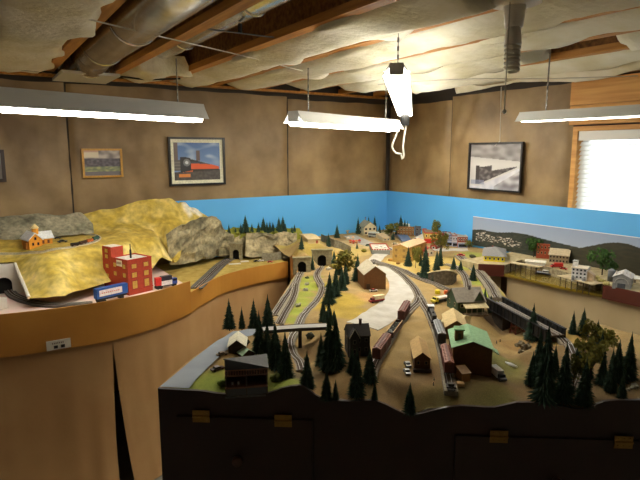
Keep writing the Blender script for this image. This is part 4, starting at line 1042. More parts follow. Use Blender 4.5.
# drums and small freight
def drum(label, px, py, r, h, rgb, zoff=0):
    p, s = place(px, py); t = thing('drum', label, 'drum', p+Vector((0,0,zoff)), face(p))
    m = MB(); m.tube([(0,0,0),(0,0,h*s*.3),(0,0,h*s*.32),(0,0,h*s*.66),(0,0,h*s*.68),(0,0,h*s)], [r*s,r*s,r*1.06*s,r*1.06*s,r*s,r*s], 16); m.build('body', hexmat(rgb, .4), t)
    MB().cyl((0,0,h*s), r*s*.9, .5*s).build('lid', hexmat(rgb, .4), t)
drum('yellow tank standing behind the black work truck', 437.5, 294, 2.6, 3.6, (238,214,30))
drum('orange tank behind the green station gable', 446, 294, 2.2, 3.2, (214,98,48))
def crate(label, px, py, w, d, h, rgb, deg=0, H=on, name='crate'):
    p, s = place(px, py, H); t = thing(name, label, name.replace('_', ' '), p, face(p, deg))
    MB().bb(-w*s/2,w*s/2,0,d*s,0,h*s).build('box', hexmat(rgb, .8), t)
    m = MB()
    for z in (.12, .88): m.bb(-w*s*.52,w*s*.52,-.03*d*s,d*s*1.03,(z-.06)*h*s,(z+.06)*h*s)
    m.build('slats', hexmat(tuple(int(v*.82) for v in rgb), .8), t)
crate('small pale crate on the ground before the freight depot', 461, 387, 7, 7, 3, (206,168,112), 10)
# people
def figure(label, px, py, shirt, legs, H=on, deg=0, group=None):
    p, s = place(px, py, H); t = thing('person', label, 'person', p, face(p, deg), group); k = .0205/1.75
    V = {'pel':(0,0,.95),'waist':(0,0,1.1),'chest':(0,0,1.35),'neck':(0,0,1.5),'head':(0,0,1.62),'top':(0,0,1.75)}
    def limb(pts, rs): return MB().tube([tuple(c*k for c in q) for q in pts], [r*k for r in rs], 7)
    b = limb([(0,0,.82),(0,0,.95),(0,0,1.1),(0,0,1.32),(0,0,1.45),(0,0,1.5),(0,-.01,1.54),(0,-.01,1.62),(0,-.01,1.7),(0,-.01,1.75)], [.12,.16,.14,.19,.13,.06,.07,.11,.10,.03])
    for sx in (-1, 1):
        b.tube([tuple(c*k for c in q) for q in ((sx*.17,0,1.42),(sx*.25,.02,1.15),(sx*.27,-.05,.85))], [.06*k,.05*k,.04*k], 6)
        b.tube([tuple(c*k for c in q) for q in ((sx*.09,0,.9),(sx*.1,-.01,.48),(sx*.1,.02,.06),(sx*.1,-.1,.03))], [.1*k,.07*k,.05*k,.04*k], 6)
    b.build('body', hexmat((206,160,126), .7), t, True)
    limb([(0,0,.88),(0,0,1.1),(0,0,1.34),(0,0,1.48)], [.17,.16,.21,.09]).build('shirt', hexmat(shirt, .8), t, True)
    q = MB()
    for sx in (-1, 1): q.tube([tuple(c*k for c in z) for z in ((sx*.09,0,.95),(sx*.1,-.01,.48),(sx*.1,.02,.08))], [.12*k,.09*k,.07*k], 6)
    q.build('trousers', hexmat(legs, .8), t, True)
    return t
figure('tiny standing figure in dark clothes left of the pair by the creek', 496.5, 344, (60,60,66), (40,40,46), group=None)
figure('tiny standing figure in grey clothes right of the pair by the creek', 500, 342.5, (96,92,90), (52,48,46))
figure('tiny figure in pale shirt before the tan shed platform', 434, 381, (200,190,170), (90,84,78))
figure('tiny figure in dark shirt just before the pale shirted one', 433.5, 386, (70,60,56), (44,40,40))
figure('tiny figure standing beside the flat car at the depot', 454, 380, (150,130,100), (60,56,52))
# white canoe
p, s = place(511, 366); t = thing('canoe', 'white upturned canoe lying on the creek bank', 'canoe', p+Vector((0,0,.004)), face(p, -38))
m = MB(); L = 15*s
def hull(u, v):
    x = (u-.5)*2; w = 2.1*s*(1-abs(x)**2.2); a = PI*v
    return (x*L/2, w*math.cos(a), (.5+1.7*(1-.4*abs(x)))*s*math.sin(a)+.0*s)
m.grid(hull, 16, 8); m.build('hull', mat('canoe_white', (240,240,240), .2, 0), t, True)
MB().tube([(-L/2,0,.2*s),(-L*.2,0,1.95*s),(0,0,2.3*s),(L*.2,0,1.95*s),(L/2,0,.2*s)], .25*s, 6).build('keel', mat('canoe_trim', (200,200,196), .4, 0), t)
# ================================================================= BUILDINGS ON THE PENINSULA
W_DK, W_BR = (40,32,28), (112,74,36)
bld('barn', 'brown front gabled barn with grey roof beside the pale road', 'model building', 375, 289.5, 22, 36, 15.5, 8, (118,78,38), (178,168,146), 14, chim=(2,16,17,1.6,7), door=(-7,3.5,6,(70,48,28)), chimc=(90,84,76), wf=None)
bld('farmhouse', 'dark two storey farmhouse with steep gables among the tall conifers', 'model building', 359, 356, 22, 20, 21, 9, (44,44,42), (52,46,42), 12, ridge='x', wf=(3,2,2), wl=(1,2,2), frame=(92,88,78), chim=(3,10,27,2.4,8), chimc=(76,46,38), door=(0,3,6,(88,74,58)))
t, s = bld('farmhouse_wing', 'front gabled wing of the dark farmhouse with pale bargeboards', 'model building', 354.5, 358, 9, 8, 21, 8, (46,46,44), (62,56,50), 12, frame=(92,88,78), wf=(1,2,2))
m = MB()
for g in (-1, 1): m.prism([(0,-1.0*s,29.6*s),(g*5.4*s,-1.0*s,20*s),(g*5.4*s,-1.0*s,21.4*s),(0,-1.0*s,31*s)], (0,.3*s,0))
m.build('bargeboard', hexmat((206,196,170), .7), t)
bpy.context.view_layer.update()
fh = bpy.data.objects['farmhouse']; rel = fh.matrix_world.inverted() @ t.matrix_world
for ch in list(t.children):
    ch.parent = fh; ch.matrix_parent_inverse = rel
    if ch.name.startswith('walls'): ch.name = 'wing_walls'
    if ch.name.startswith('roof'): ch.name = 'wing_roof'
bpy.data.objects.remove(t)
t, s = bld('shed', 'small tan roofed shed on a dark platform between the two yard tracks', 'model building', 422, 371.5, 15.5, 48, 14, 6, (92,62,30), (188,154,98), 6, wf=(2,1,4), frame=(150,120,76), wr=None, over=1.4)
MB().bb(-9*s,9*s,-4*s,0,-.004,3.2*s).build('platform', hexmat((58,46,36), .8), t)
# freight depot group
bld('freight_shed', 'cream roofed freight shed behind the green roofed depot, nearest the locomotive', 'model building', 449, 331, 17, 34, 8, 5, (214,196,150), (220,202,152), -24, ridge='x', wf=None, chim=(4,8,10,1.4,5), chimc=(40,36,34), over=1.2)
bld('freight_shed', 'cream tan roofed annex joining the back of the green roofed depot', 'model building', 456, 340, 21, 44, 13, 7, (120,92,56), (204,180,128), 6, over=1)
t, s = bld('freight_depot', 'large brown freight depot with pale green roof and rooftop cupola', 'model building', 471.5, 374, 38, 54, 27, 7, (104,68,30), (142,184,140), 7, over=1.8, door=(-12,6,9,(58,40,24)), wf=None, wr=(3,1,8))
c = MB().bb(-16*s,-8*s,14*s,24*s,25*s,40*s).build('cupola', hexmat((120,82,38), .8), t)
MB().bb(-17.2*s,-6.8*s,12.8*s,25.2*s,40*s,41.3*s).build('cupola_roof', hexmat((112,160,108), .7), c)
MB().bb(-13.4*s,-10.6*s,13.6*s,14.1*s,31*s,37*s).build('cupola_window', hexmat((70,48,26), .6), c)
MB().bb(-26*s,-20*s,-4*s,54*s,-.004,5*s).build('loading_dock', hexmat((166,140,100), .85), t)
MB().prism([(19*s,-3*s,26*s),(25*s,-3*s,22.5*s),(25*s,-3*s,23.5*s),(19*s,-3*s,27*s)], (0,12*s,0)).build('awning', hexmat((150,186,146), .7), t)
bld('lean_to', 'small brown lean-to with a sloping tan roof before the depot', 'model building', 466, 382, 9, 12, 9, 3, (156,108,50), (176,146,112), 30, ridge='shed')
t, s = bld('station', 'green clapboard station with grey gabled roof and front porch', 'model building', 470.5, 313.5, 28, 28, 13, 10, (62,84,60), (136,128,116), 24, ridge='x', wf=(3,1,3), wl=(2,1,3), frame=(176,170,140), chim=(2,10,22,1.8,4), chimc=(60,50,46), over=1.6)
MB().prism([(3*s,-1*s,13*s),(13*s,-1*s,13*s),(8*s,-1*s,22*s)], (0,14*s,0)).build('cross_gable', hexmat((62,84,60), .8), t)
m = MB()
for g in (-1, 1): m.prism([(8*s,-2*s,22.4*s),(8*s+g*6.3*s,-2*s,11.6*s),(8*s+g*6.3*s,-2*s,12.6*s),(8*s,-2*s,23.4*s)], (0,15*s,0))
m.build('cross_gable_roof', hexmat((128,120,108), .8), t)
MB().prism([(-9*s,-9*s,7.6*s),(-9*s,0,10.5*s),(-9*s,0,11.1*s),(-9*s,-9*s,8.2*s)], (24*s,0,0)).build('porch_roof', hexmat((206,190,148), .8), t)
for k in range(5): MB().bb((-8+k*5.4)*s,(-7.3+k*5.4)*s,-8.4*s,-7.7*s,0,8*s).build('porch_post', hexmat((150,140,110), .7), t)
MB().bb(-9*s,15*s,-9*s,0,-.004,.8*s).build('porch_floor', hexmat((120,100,72), .8), t)
# dark lodge overhanging the fascia
p = on_front(248, 393)+fnor*.022; s = S(p)
t = thing('lodge', 'dark two level lodge with balcony overhanging the front edge of the layout', 'model building', p, face(p, 0))
dw = hexmat((66,58,54), .75); W, D = 21*s, 30*s; zb = -.002
MB().bb(-W,-W+1.2*s,-.0,D,zb,27*s).prism([(-W,0,27*s),(-W,D,27*s),(-W,0,38.5*s)], (1.2*s,0,0)).build('side_wall', dw, t); MB().bb(W-1.2*s,W,0,D,zb,28*s).build('side_wall', dw, t)
MB().bb(-W+1.2*s,W-1.2*s,D-1*s,D,zb,26*s).build('back_wall', hexmat((118,88,66), .75), t)
MB().bb(-W,W,-1*s,D,zb-.6*s,.6*s).build('lower_floor', hexmat((96,96,98), .7), t)
MB().bb(-W,W,-3*s,D,9.4*s,10.6*s).build('balcony_floor', hexmat((120,82,62), .7), t)
MB().bb(-W,W,-3*s,D,22.3*s,23.4*s).build('balcony_floor', hexmat((104,74,58), .7), t)
MB().bb(-W,W,-3*s,-2.4*s,28*s,28.9*s).build('balcony_rail', hexmat((150,106,80), .7), t)
for k in range(17): MB().bb(-W+k*(2*W-.7*s)/16,-W+k*(2*W-.7*s)/16+.7*s,-2.9*s,-2.5*s,23.4*s,28*s).build('baluster', hexmat((140,98,74), .7), t)
for x in (-W+.6*s, 0, W-.6*s): MB().bb(x-.5*s,x+.5*s,-.3*s,.5*s,zb,27*s).build('post', dw, t)
MB().bb(-W+1.5*s,-.6*s,-.2*s,.1*s,1*s,9*s).bb(.6*s,W-1.5*s,-.2*s,.1*s,1*s,9*s).bb(-.7*s,.7*s,-.2*s,.1*s,1*s,1.6*s).build('lower_glazing', mat('smoked_glass', (84,88,92), .15, 0), t)
rv_ = [(-W-1*s,-5*s,41*s),(W+1*s,-5*s,29.5*s),(W+1*s,D+1*s,30*s),(-W-1*s,D+1*s,26.5*s)]
MB().add(rv_+[(x, y, z+1.0*s) for x, y, z in rv_], [(0,1,2),(0,2,3),(4,6,5),(4,7,6),(0,4,5,1),(1,5,6,2),(2,6,7,3),(3,7,4,0)]).build('roof', hexmat((74,74,76), .7), t)
MB().prism([(-W,-.1*s,26.8*s),(W,-.1*s,26.8*s),(W,-.1*s,28*s),(-W,-.1*s,39*s)], (0,.5*s,0)).build('gable_glazing', mat('smoked_glass', (84,88,92), .15, 0), t)
for i, x in enumerate((-14, -8)): 
    c = thing('cafe_chair', 'tiny %s chair on the lodge balcony' % ('left pale' if i == 0 else 'second pale'), 'chair', t.matrix_world @ Vector((0,0,0)))
    c.location = p + Matrix.Rotation(t.rotation_euler.z, 3, 'Z') @ Vector((x*s, 2*s, 10.6*s)); c.rotation_euler = (0,0,t.rotation_euler.z)
    k = s*.9; MB().bb(-1*k,1*k,-1*k,1*k,1.6*k,2*k).build('seat', hexmat((190,186,180), .6), c); MB().bb(-1*k,1*k,.7*k,1*k,2*k,4*k).build('backrest', hexmat((190,186,180), .6), c)
    m = MB()
    for a in (-.8, .8):
        for b in (-.8, .8): m.bb(a*k-.15*k,a*k+.15*k,b*k-.15*k,b*k+.15*k,0,1.6*k)
    m.build('legs', hexmat((150,146,140), .5), c)
bld('garage', 'dark garage with a cream white gabled roof beside the blue grey road', 'model building', 237, 354, 17, 26, 8, 6.5, (48,42,38), (226,220,196), -4, door=(0,9,7,(16,14,14)), over=1.2)
bld('cabin', 'tiny shed with pale green roof between garage and dark lodge', 'model building', 248.5, 357, 13, 10, 3.5, 4, (70,52,40), (160,190,160), 30, over=1)
# ================================================================= THE TOWN
t, s = bld('cafe', 'low grey cafe with red and white striped upper band in the town', 'model building', 381, 254.5, 18, 34, 4.6, 0, (140,142,136), (214,206,190), 6, ridge='flat', parapet=(186,66,52))
m = MB()
for k in range(7): m.bb((-8+k*2.6)*s,(-7+k*2.6)*s,-.45*s,-.15*s,4.4*s,5.4*s)
m.build('white_stripes', hexmat((238,232,220), .7), t)
for k, (x, y) in enumerate(((-4,8),(1,14),(5,9))): MB().bb((x-1.4)*s,(x+1.4)*s,(y-1.4)*s,(y+1.4)*s,4.6*s,6.6*s).build('roof_vent', hexmat((240,238,230), .6), t)
bld('townhouse', 'tall plain tan building with low gabled roof beside the crossing', 'model building', 400, 262.5, 17, 46, 15.5, 2.6, (196,158,84), (214,176,136), -24, wf=(2,2,3), wr=(2,2,3), frame=(176,140,76), pane=hexmat((150,118,62), .6), over=.6)
bld('clapboard_house', 'cream clapboard house with dark trim and brick chimney against the backdrop', 'model building', 370, 235, 13, 40, 8, 5, (218,204,166), (150,142,122), 20, wf=(3,2), wl=(2,2), frame=(96,92,88), chim=(1,20,12,2,3.4), chimc=(150,92,70))
p, s = place(373, 237.5); t = thing('model_bus', 'silver grey bus parked before the cream clapboard house', 'model bus', p, face(p, -16))
MB().bb(-5.2*s,5.2*s,0,5*s,1.0*s,4.6*s).build('body', hexmat((176,180,176), .35), t); MB().bb(-5*s,5*s,-.1*s,5.1*s,2.8*s,4*s).build('window_band', glassd, t); MB().bb(-5*s,5*s,.3*s,4.7*s,4.6*s,5.3*s).build('roof', hexmat((206,208,202), .4), t)
for sx in (-3.4, 3.4):
    for y in (0, 4.4): MB().tube([(sx*s, y*s, 1*s), (sx*s, (y+.6)*s, 1*s)], 1*s, 10).build('wheel', tyre, t)
bld('cottage', 'small beige cottage between the silver bus and brown hotel', 'model building', 386.5, 241, 7, 30, 3, 2.2, (222,206,170), (206,180,140), 25, ridge='x', wf=(2,1))
bld('cottage', 'little pale stone cottage beside the yellow green tree in the town', 'model building', 384, 236.5, 6, 24, 3, 2.4, (196,186,160), (180,168,140), -10, wf=(2,1))
t, s = bld('hotel', 'brown brick hotel with a row of windows and white roof hut', 'model building', 405.5, 236, 17, 50, 8.5, 0, (138,94,52), (160,140,100), 0, ridge='flat', wf=(6,2), wr=(3,2), frame=(206,190,140), parapet=(150,104,58))
MB().prism([(-7*s,6*s,8.5*s),(4*s,6*s,8.5*s),(4*s,6*s,11*s),(-7*s,6*s,11*s)], (0,26*s,0)).build('roof_hut', hexmat((236,234,224), .6), t)
bld('warehouse', 'narrow dark grey warehouse right of the brown hotel', 'model building', 419, 236.5, 8, 40, 9.5, 0, (96,94,96), (112,110,112), -6, ridge='flat', wf=(2,2), frame=(130,128,126))
bld('garage', 'low garage with blue grey roof in front of the brown hotel', 'model building', 406.5, 243.5, 9, 40, 2.5, 2.6, (196,188,170), (84,98,124), 12, ridge='x')
bld('chapel', 'white roofed building with a dark red gable beside the blue grey garage', 'model building', 415.5, 244, 9, 44, 3.4, 3.2, (134,52,46), (226,222,212), -16, wf=(1,1), frame=(230,224,210))
t, s = bld('brick_store', 'red and yellow corner store at the back of the town', 'model building', 432, 243, 15, 30, 9.5, 0, (196,168,84), (150,120,90), 6, ridge='flat', wf=(4,1,4.5), frame=(238,220,150), parapet=(190,52,40))
MB().bb(-7.6*s,7.6*s,-.7*s,.05*s,.0,3.6*s).build('red_storefront', hexmat((206,48,38), .6), t); MB().bb(-7.6*s,7.6*s,-1.6*s,.0,3.6*s,4.2*s).build('awning', hexmat((214,66,52), .7), t)
bld('brick_store', 'narrow red brick store between corner store and blue storefronts', 'model building', 442.5, 243.5, 7, 28, 9.5, 0, (162,58,44), (150,120,90), 4, ridge='flat', wf=(2,2), frame=(224,206,180))
def store(label, px, py, w, upper, lower, parapet, ncol, sign=None):
    t, s = bld('storefront', label, 'model building', px, py, w, 24, 10.5, 0, upper, (150,146,140), 10, ridge='flat', wf=(ncol,1,5.4), frame=(236,232,224), parapet=parapet)
    MB().bb(-w*s/2,w*s/2,-.5*s,.05*s,0,4.6*s).build('shop_front', hexmat(lower, .6), t)
    MB().bb(-w*s*.4,w*s*.4,-.6*s,-.45*s,.8*s,3.4*s).build('shop_window', glassd, t)
    MB().bb(-w*s/2,w*s/2,-1.2*s,-.4*s,4.6*s,5.2*s).build('cornice', hexmat((214,214,216), .6), t)
store('blue grey storefront at the left end of the two storey shop row', 449, 246, 6.4, (132,138,168), (150,160,190), (96,92,110), 2)
store('white fronted storefront in the middle left of the two storey shop row', 454.8, 246.6, 5, (198,196,206), (160,168,196), (150,96,84), 2)
store('red brick storefront at the right end of the two storey shop row', 462.5, 247.6, 9.5, (152,70,56), (140,150,180), (176,170,164), 4)
bld('cottage', 'white cottage with a red door and red gabled roof below the corner store', 'model building', 429, 256, 9, 26, 5, 3.4, (232,222,206), (170,72,58), 20, door=(-1.4,1.6,3.2,(190,44,36)), wf=(2,1,1), wl=(2,1,1))
bld('cottage', 'red gabled house just behind the white cottage', 'model building', 433.5, 249.5, 7, 26, 3.6, 3.4, (158,66,54), (140,120,108), -14, wf=(1,1), frame=(235,225,210))
bld('depot', 'bright yellow house with a broad grey hipped roof at the harbour end of town', 'model building', 494, 261.5, 20, 46, 5.4, 6, (244,226,40), (136,134,132), 0, H=HZ, ridge='hip', wf=(5,1), frame=(240,236,200), over=1.8, chim=(-2,26,9,1.6,2.4), chimc=(120,60,50))
bld('shack', 'low tan shack on the hill above the twin tunnel portals', 'model building', 314, 243.5, 12, 36, 4.2, 1.2, (196,176,128), (214,194,150), 14, ridge='x', door=(3,2,3,(150,70,48)))
bld('shack', 'pale stone shack on the ridge behind the grey retaining wall', 'model building', 343.5, 233.5, 10, 30, 2.6, 2.2, (170,150,112), (196,170,128), 8, ridge='x', wf=(2,1))
STALL = [(350.5,243,(226,110,50),'orange'),(353.5,243.6,(214,56,44),'red'),(356.5,243.2,(232,150,80),'pale orange'),(359.5,242.8,(206,48,44),'dark red'),(348,240.2,(238,224,196),'cream'),(353,239.6,(236,196,150),'peach')]
for px, py, c, nm in STALL:
    p, s = place(px, py); t = thing('market_stall', 'tiny %s market stall on the lawn left of the town street' % nm, 'market stall', p, face(p), 'market stalls')
    m = MB()
    for a in (-1, 1):
        for b in (0, 6): m.bb((a*1.1-.12)*s,(a*1.1+.12)*s,(b-.12)*s,(b+.12)*s,-.003,2*s)
    m.build('posts', hexmat((220,210,190), .7), t)
    MB().add([(-1.5*s,-1*s,1.9*s),(1.5*s,-1*s,1.9*s),(1.5*s,7*s,1.9*s),(-1.5*s,7*s,1.9*s),(0,3*s,3.3*s)], [(0,1,4),(1,2,4),(2,3,4),(3,0,4),(3,2,1,0)]).build('canopy', hexmat(c, .8), t)
    MB().bb(-1.1*s,1.1*s,.2*s,1*s,0,1*s).build('counter', hexmat(c, .8), t)
# ================================================================= TREES
def conifer_meshes(seed, h=1.0, r=.2, tiers=20, full=1.0):
    rnd = random.Random(seed); m = MB()
    for i in range(tiers):
        f = i/(tiers-1); zt = .06+.86*f; rr = r*((1-f)**.85*.94+.05)*rnd.uniform(.88, 1.1)
        n = 18 if f < .6 else 12; dz = .95/tiers*1.5; a0 = rnd.random()*6
        ring = []
        for k in range(2*n):
            a = a0+PI*k/n; q = rr*(rnd.uniform(.85, 1.15) if k % 2 == 0 else rnd.uniform(.45, .62))
            ring.append((q*math.cos(a), q*math.sin(a), zt-(.025 if k % 2 == 0 else .0)*rnd.uniform(.4,1.3)-.01))
        top = (0, 0, min(1.0, zt+dz))
        m.add(ring+[top, (0,0,zt)], [(k, (k+1) % (2*n), 2*n) for k in range(2*n)]+[((k+1) % (2*n), k, 2*n+1) for k in range(2*n)])
    m.tube([(0,0,.9),(0,0,1.0)], [.012,.003], 5)
    return m
conm = mat('conifer_needles', (58,84,64), .9, rgb2=(36,58,44), scale=14, bump=.4, bscale=60)
conm2 = mat('dusty_conifer_needles', (66,78,52), .9, rgb2=(40,54,36), scale=14, bump=.4, bscale=60)
bark = mat('brown_bark', (70,52,36), .9, .2, 60)
CF = [conifer_meshes(i, r=rr, tiers=tt).mesh('conifer_foliage', conm) for i, (rr, tt) in enumerate(((.20,20),(.17,22),(.22,19),(.19,21)))]
CD = [conifer_meshes(i+9, r=rr, tiers=13).mesh('conifer_foliage', conm2) for i, rr in enumerate((.15,.12))]
TR = MB().tube([(0,0,-.04),(0,0,.12)], [.022,.018], 7).mesh('trunk', bark)
ti = 0
def conifer(label, p, hpx, wk=1.0, dusty=False, group=None, h=None):
    global ti; ti += 1; wk *= random.uniform(1.05, 1.3)*(.86 if hpx > 42 else 1)
    s = S(p); h = h or hpx*s/ .95
    t = thing('model_conifer', label, 'model tree', p, (ti*1.7) % 6.28, group)
    put('foliage', (CD if dusty else CF)[ti % (2 if dusty else 4)], t, sc=(h*wk, h*wk, h)); put('trunk', TR, t, sc=(h*wk, h*wk, h))
    return t
def tall(h): return 'tall' if h > 44 else 'small' if h < 14 else 'dark'
def row(lst, phrase, H=on, wk=1.0, y=None, fmt='{o} conifer from the left {p}'):
    lst = sorted(lst, key=lambda c: c[0])
    for i, c in enumerate(lst):
        px, tip, base = c[:3]; bx = c[3] if len(c) > 3 else px
        if y is not None: p = Wy(px, base, y+random.uniform(-.02, .02))
        else: p = H(bx, base)
        p = p-Vector((0, 0, .004))
        conifer(fmt.format(o=ORD[i], p=phrase), p, base-tip, wk, False, phrase and 'conifers '+phrase)
RIDGE = [(229,224,234),(235.5,227,233),(241,223,233),(245.5,215,232),(252,223,232),(258.5,222,232),(263.5,217,232),(267,222,234),(270,221,232),(273,222,232),(279,217,232),(283,216,231),(285.5,223,232),(292,226,233),(294.5,224,233)]
row(RIDGE, 'along the green ridge above the far rock face', y=4.05, wk=1.15)
row([(301.5,235,249),(323,225,235),(328.5,233,246.5),(337,224,238),(331.5,215.5,234)], 'on the hill around the twin tunnel portals', wk=1.0)
row([(358,217,234),(368.5,216.5,232),(374.5,216,232),(379.5,224.5,235),(383,227,235)], 'around the cream clapboard house by the backdrop', wk=.9)
row([(397.5,222,234.8),(400.5,215,235),(404.5,219,235),(407,221,235),(419.5,220,235.2),(426.5,225,236)], 'rising behind the brown brick hotel', wk=1.1)
row([(444.5,229,240),(451.5,225.5,241),(460,231,242),(464.5,230,243)], 'rising behind the two storey shop row', wk=1.0)
row([(408,246,266),(420.5,251,266),(425,244,278),(434.5,262,282),(436.5,250,270),(440,245,266)], 'between the tan building and the curved stone wall', wk=.9)
row([(453.5,256,269),(460.5,259,271.5),(473,263,280.5)], 'on the bright grass beside the outer double track', wk=1.1)
row([(485,287,299),(490.5,294,312)], 'between the green station and the girder bridge', wk=1.05)
row([(357,242,248.5),(393,231,239.5)], 'standing alone among the small town cottages', wk=1.2)
row([(312.5,255,270),(334,250,266),(339,251,275),(345.5,262,284),(357.5,254,281),(335.5,267,296),(329.5,272,304),(342,268,290)], 'in the grove between the right tunnel track and brown barn', wk=1.05)
row([(323,296,322),(329,301,323),(334,308,325),(316.5,303,313)][:3], 'just behind the right end of the grey road bridge', wk=1.0)
row([(229.5,298,328.5),(242,306,328.5),(254,298,328.5),(268,294,328)], 'in the line beside the aisle behind the road bridge', wk=.95)
row([(259.5,310,353),(267.5,320,356),(275.5,321,368),(285.5,330,378),(307,350,388)], 'of the tall clump in front of the grey road bridge', wk=1.05)
row([(321,332,366),(329,312,371),(335.5,314,369),(326.5,367,399),(335.5,378,399),(356.5,345,397),(369.5,345,382),(374.5,378,400),(352,345,372)], 'around the dark farmhouse near the layout front', wk=1.0)
row([(409.5,381,412.5)], '', fmt='lone small conifer at the front edge before the tan shed, above the brown fascia', wk=1.0)
row([(532,303,340),(538.5,325,372),(531.5,350,385),(544,322,402),(563,340,402),(554,343,376)], 'in the left half of the wood beside the girder bridge', wk=.95)
row([(572.5,310,334),(582.5,307,336),(596.5,319,346),(600.5,330,362),(577,341,372),(583.5,356,405),(587,344,378),(610,346,392),(602,352,384),(616.5,338,382),(628,331,379),(621.5,370,398)], 'in the right hand wood at the layout front', wk=1.0)
# deciduous trees: leaf clusters on a branching trunk
def leafy(seed, n=800, sq=(.36,.36,.36), cz=.62):
    rnd = random.Random(seed); m = MB()
    cl = [(rnd.gauss(0, .17), rnd.gauss(0, .17), cz+rnd.uniform(-.26, .24), rnd.uniform(.10, .19)) for _ in range(16)]
    for _ in range(n):
        c = rnd.choice(cl); d = Vector((rnd.gauss(0,1), rnd.gauss(0,1), rnd.gauss(0,1))).normalized()*c[3]*rnd.uniform(.6, 1.05)
        q = Vector(c[:3])+d; a = Vector((rnd.gauss(0,1), rnd.gauss(0,1), rnd.gauss(0,1))).normalized(); b = a.orthogonal().normalized(); z = rnd.uniform(.028, .05)
        m.add([q+a*z, q+b*z, q-a*z, q-b*z], [(0,1,2,3)])
    return m
def branchy(seed):
    rnd = random.Random(seed); m = MB(); m.tube([(0,0,-.04),(.01,0,.3),(0,.02,.6),(.01,.0,.8)], [.026,.022,.014,.006], 7)
    for _ in range(9):
        z = rnd.uniform(.25, .6); a = rnd.random()*6.28; r = rnd.uniform(.14, .26)
        m.tube([(0,0,z),(r*.5*math.cos(a), r*.5*math.sin(a), z+.09),(r*math.cos(a), r*math.sin(a), z+.2)], [.011,.008,.003], 5)
    return m
yell = mat('autumn_leaves', (142,134,52), .9, rgb2=(104,106,40), scale=9)
grnl = mat('green_leaves', (70,104,40), .9, rgb2=(44,76,30), scale=9)
oliv = mat('olive_leaves', (120,118,48), .9, rgb2=(84,88,36), scale=9)
LM = {k: [leafy(i+j*5, 900).mesh('leaf_cluster', m_) for i in range(2)] for j, (k, m_) in enumerate((('y', yell), ('g', grnl), ('o', oliv)))}
BR = [branchy(i).mesh('branching_trunk', bark) for i in range(2)]
def decid(label, px, tip, base, kind='y', wk=1.0, H=on, p=None, group=None):
    global ti; ti += 1
    p = p or (H(px, base) if callable(H) else U(px, base, H)); p = p-Vector((0,0,.003)); h = (base-tip)*S(p)/.93
    t = thing('model_tree', label, 'model tree', p, ti*2.1 % 6.28, group)
    put('leaves', LM[kind][ti % 2], t, sc=(h*wk, h*wk, h)); put('trunk', BR[ti % 2], t, sc=(h*wk, h*wk, h))
decid('yellow leaved broad tree left of the brown barn, amid dark conifers', 347, 251, 277, 'y', 1.15)
decid('olive yellow broad tree behind the silver bus near the room corner', 391, 223, 238, 'o', 1.1)
decid('round olive tree rising behind the corner store in town', 436, 221, 240, 'o', .8)
decid('tall airy yellow green tree before the storefront row', 441.5, 233, 257, 'y', .7)
decid('sparse yellow sapling right of the plain tan building', 415.5, 247, 268, 'y', .55)
decid('olive bush tree beside the right end of the shop row', 469, 240, 248, 'o', 1.2)
decid('yellow broad tree behind the right hand wood, left of two', 591, 320, 348, 'y', .9)
decid('yellow broad tree behind the right hand wood, right of two', 605, 329, 356, 'y', .8)
decid('large yellow olive tree in the middle of the right hand wood', 590, 338, 380, 'y', .75)
decid('yellow olive tree low between the two front conifers of the right wood', 573, 352, 392, 'o', .55)
def bush(label, px, py, r, rgb, H=on, flat=.75, group=None):
    p, s = place(px, py, H); t = MB()
    for i in range(3): t.blob((random.uniform(-.4,.4)*r*s, random.uniform(-.4,.4)*r*s, r*s*flat*.6), (r*s*.7, r*s*.7, r*s*flat*.75), .35, 2, i+px, 3)
    o = t.build('model_bush', mat('bush_%d_%d_%d' % rgb, rgb, .95, .3, 120, bump=.6), None, True, p, 0); tag(o, label, 'model bush', group)
bush('round olive bush on the lawn left of the red trimmed cafe', 363, 252, 3, (128,120,40))
bush('orange brown shrub at the left foot of the tan building', 390.5, 261, 2.6, (186,132,60))
bush('brown shrub at the front corner of the tan building', 398, 264, 2.6, (150,112,60))
bush('tan shrub under the right face of the tan building', 405, 265.5, 2.2, (160,128,70))
bush('dark green bush at the end of the stone wall by the branch track', 419, 275, 2.6, (52,60,38))
bush('dark green bush under the right end of the road bridge', 311, 338, 5, (44,48,30))
bush('dark bush beside the cream garage on the road side', 247, 343, 4, (52,54,34))
bush('mossy green bush right of the dark lodge', 275, 380, 6, (96,104,40))
bush('bright green bush left of the dark lodge', 222, 385, 5, (110,130,44))
bush('tan dry bush behind the dark lodge roof', 272, 367, 5, (128,104,50))
bush('dark clump in the garden plot right of the red car', 473, 257.5, 4, (70,68,44), flat=.5)
bush('olive bush left of the right tunnel portal', 333, 268, 4, (140,120,50))
for i, (px, py) in enumerate(((238,233.5),(250,232.5),(261,232.5),(276,232.5),(289,233.5))):
    q = Wy(px, py+1, 4.045); bush('yellow green bush on the ridge edge, %s from the left above the rock face' % ORD[i], px, py, 3.0, (134,136,46), (lambda a, b, q=q: q), .7, 'bushes on the ridge edge')
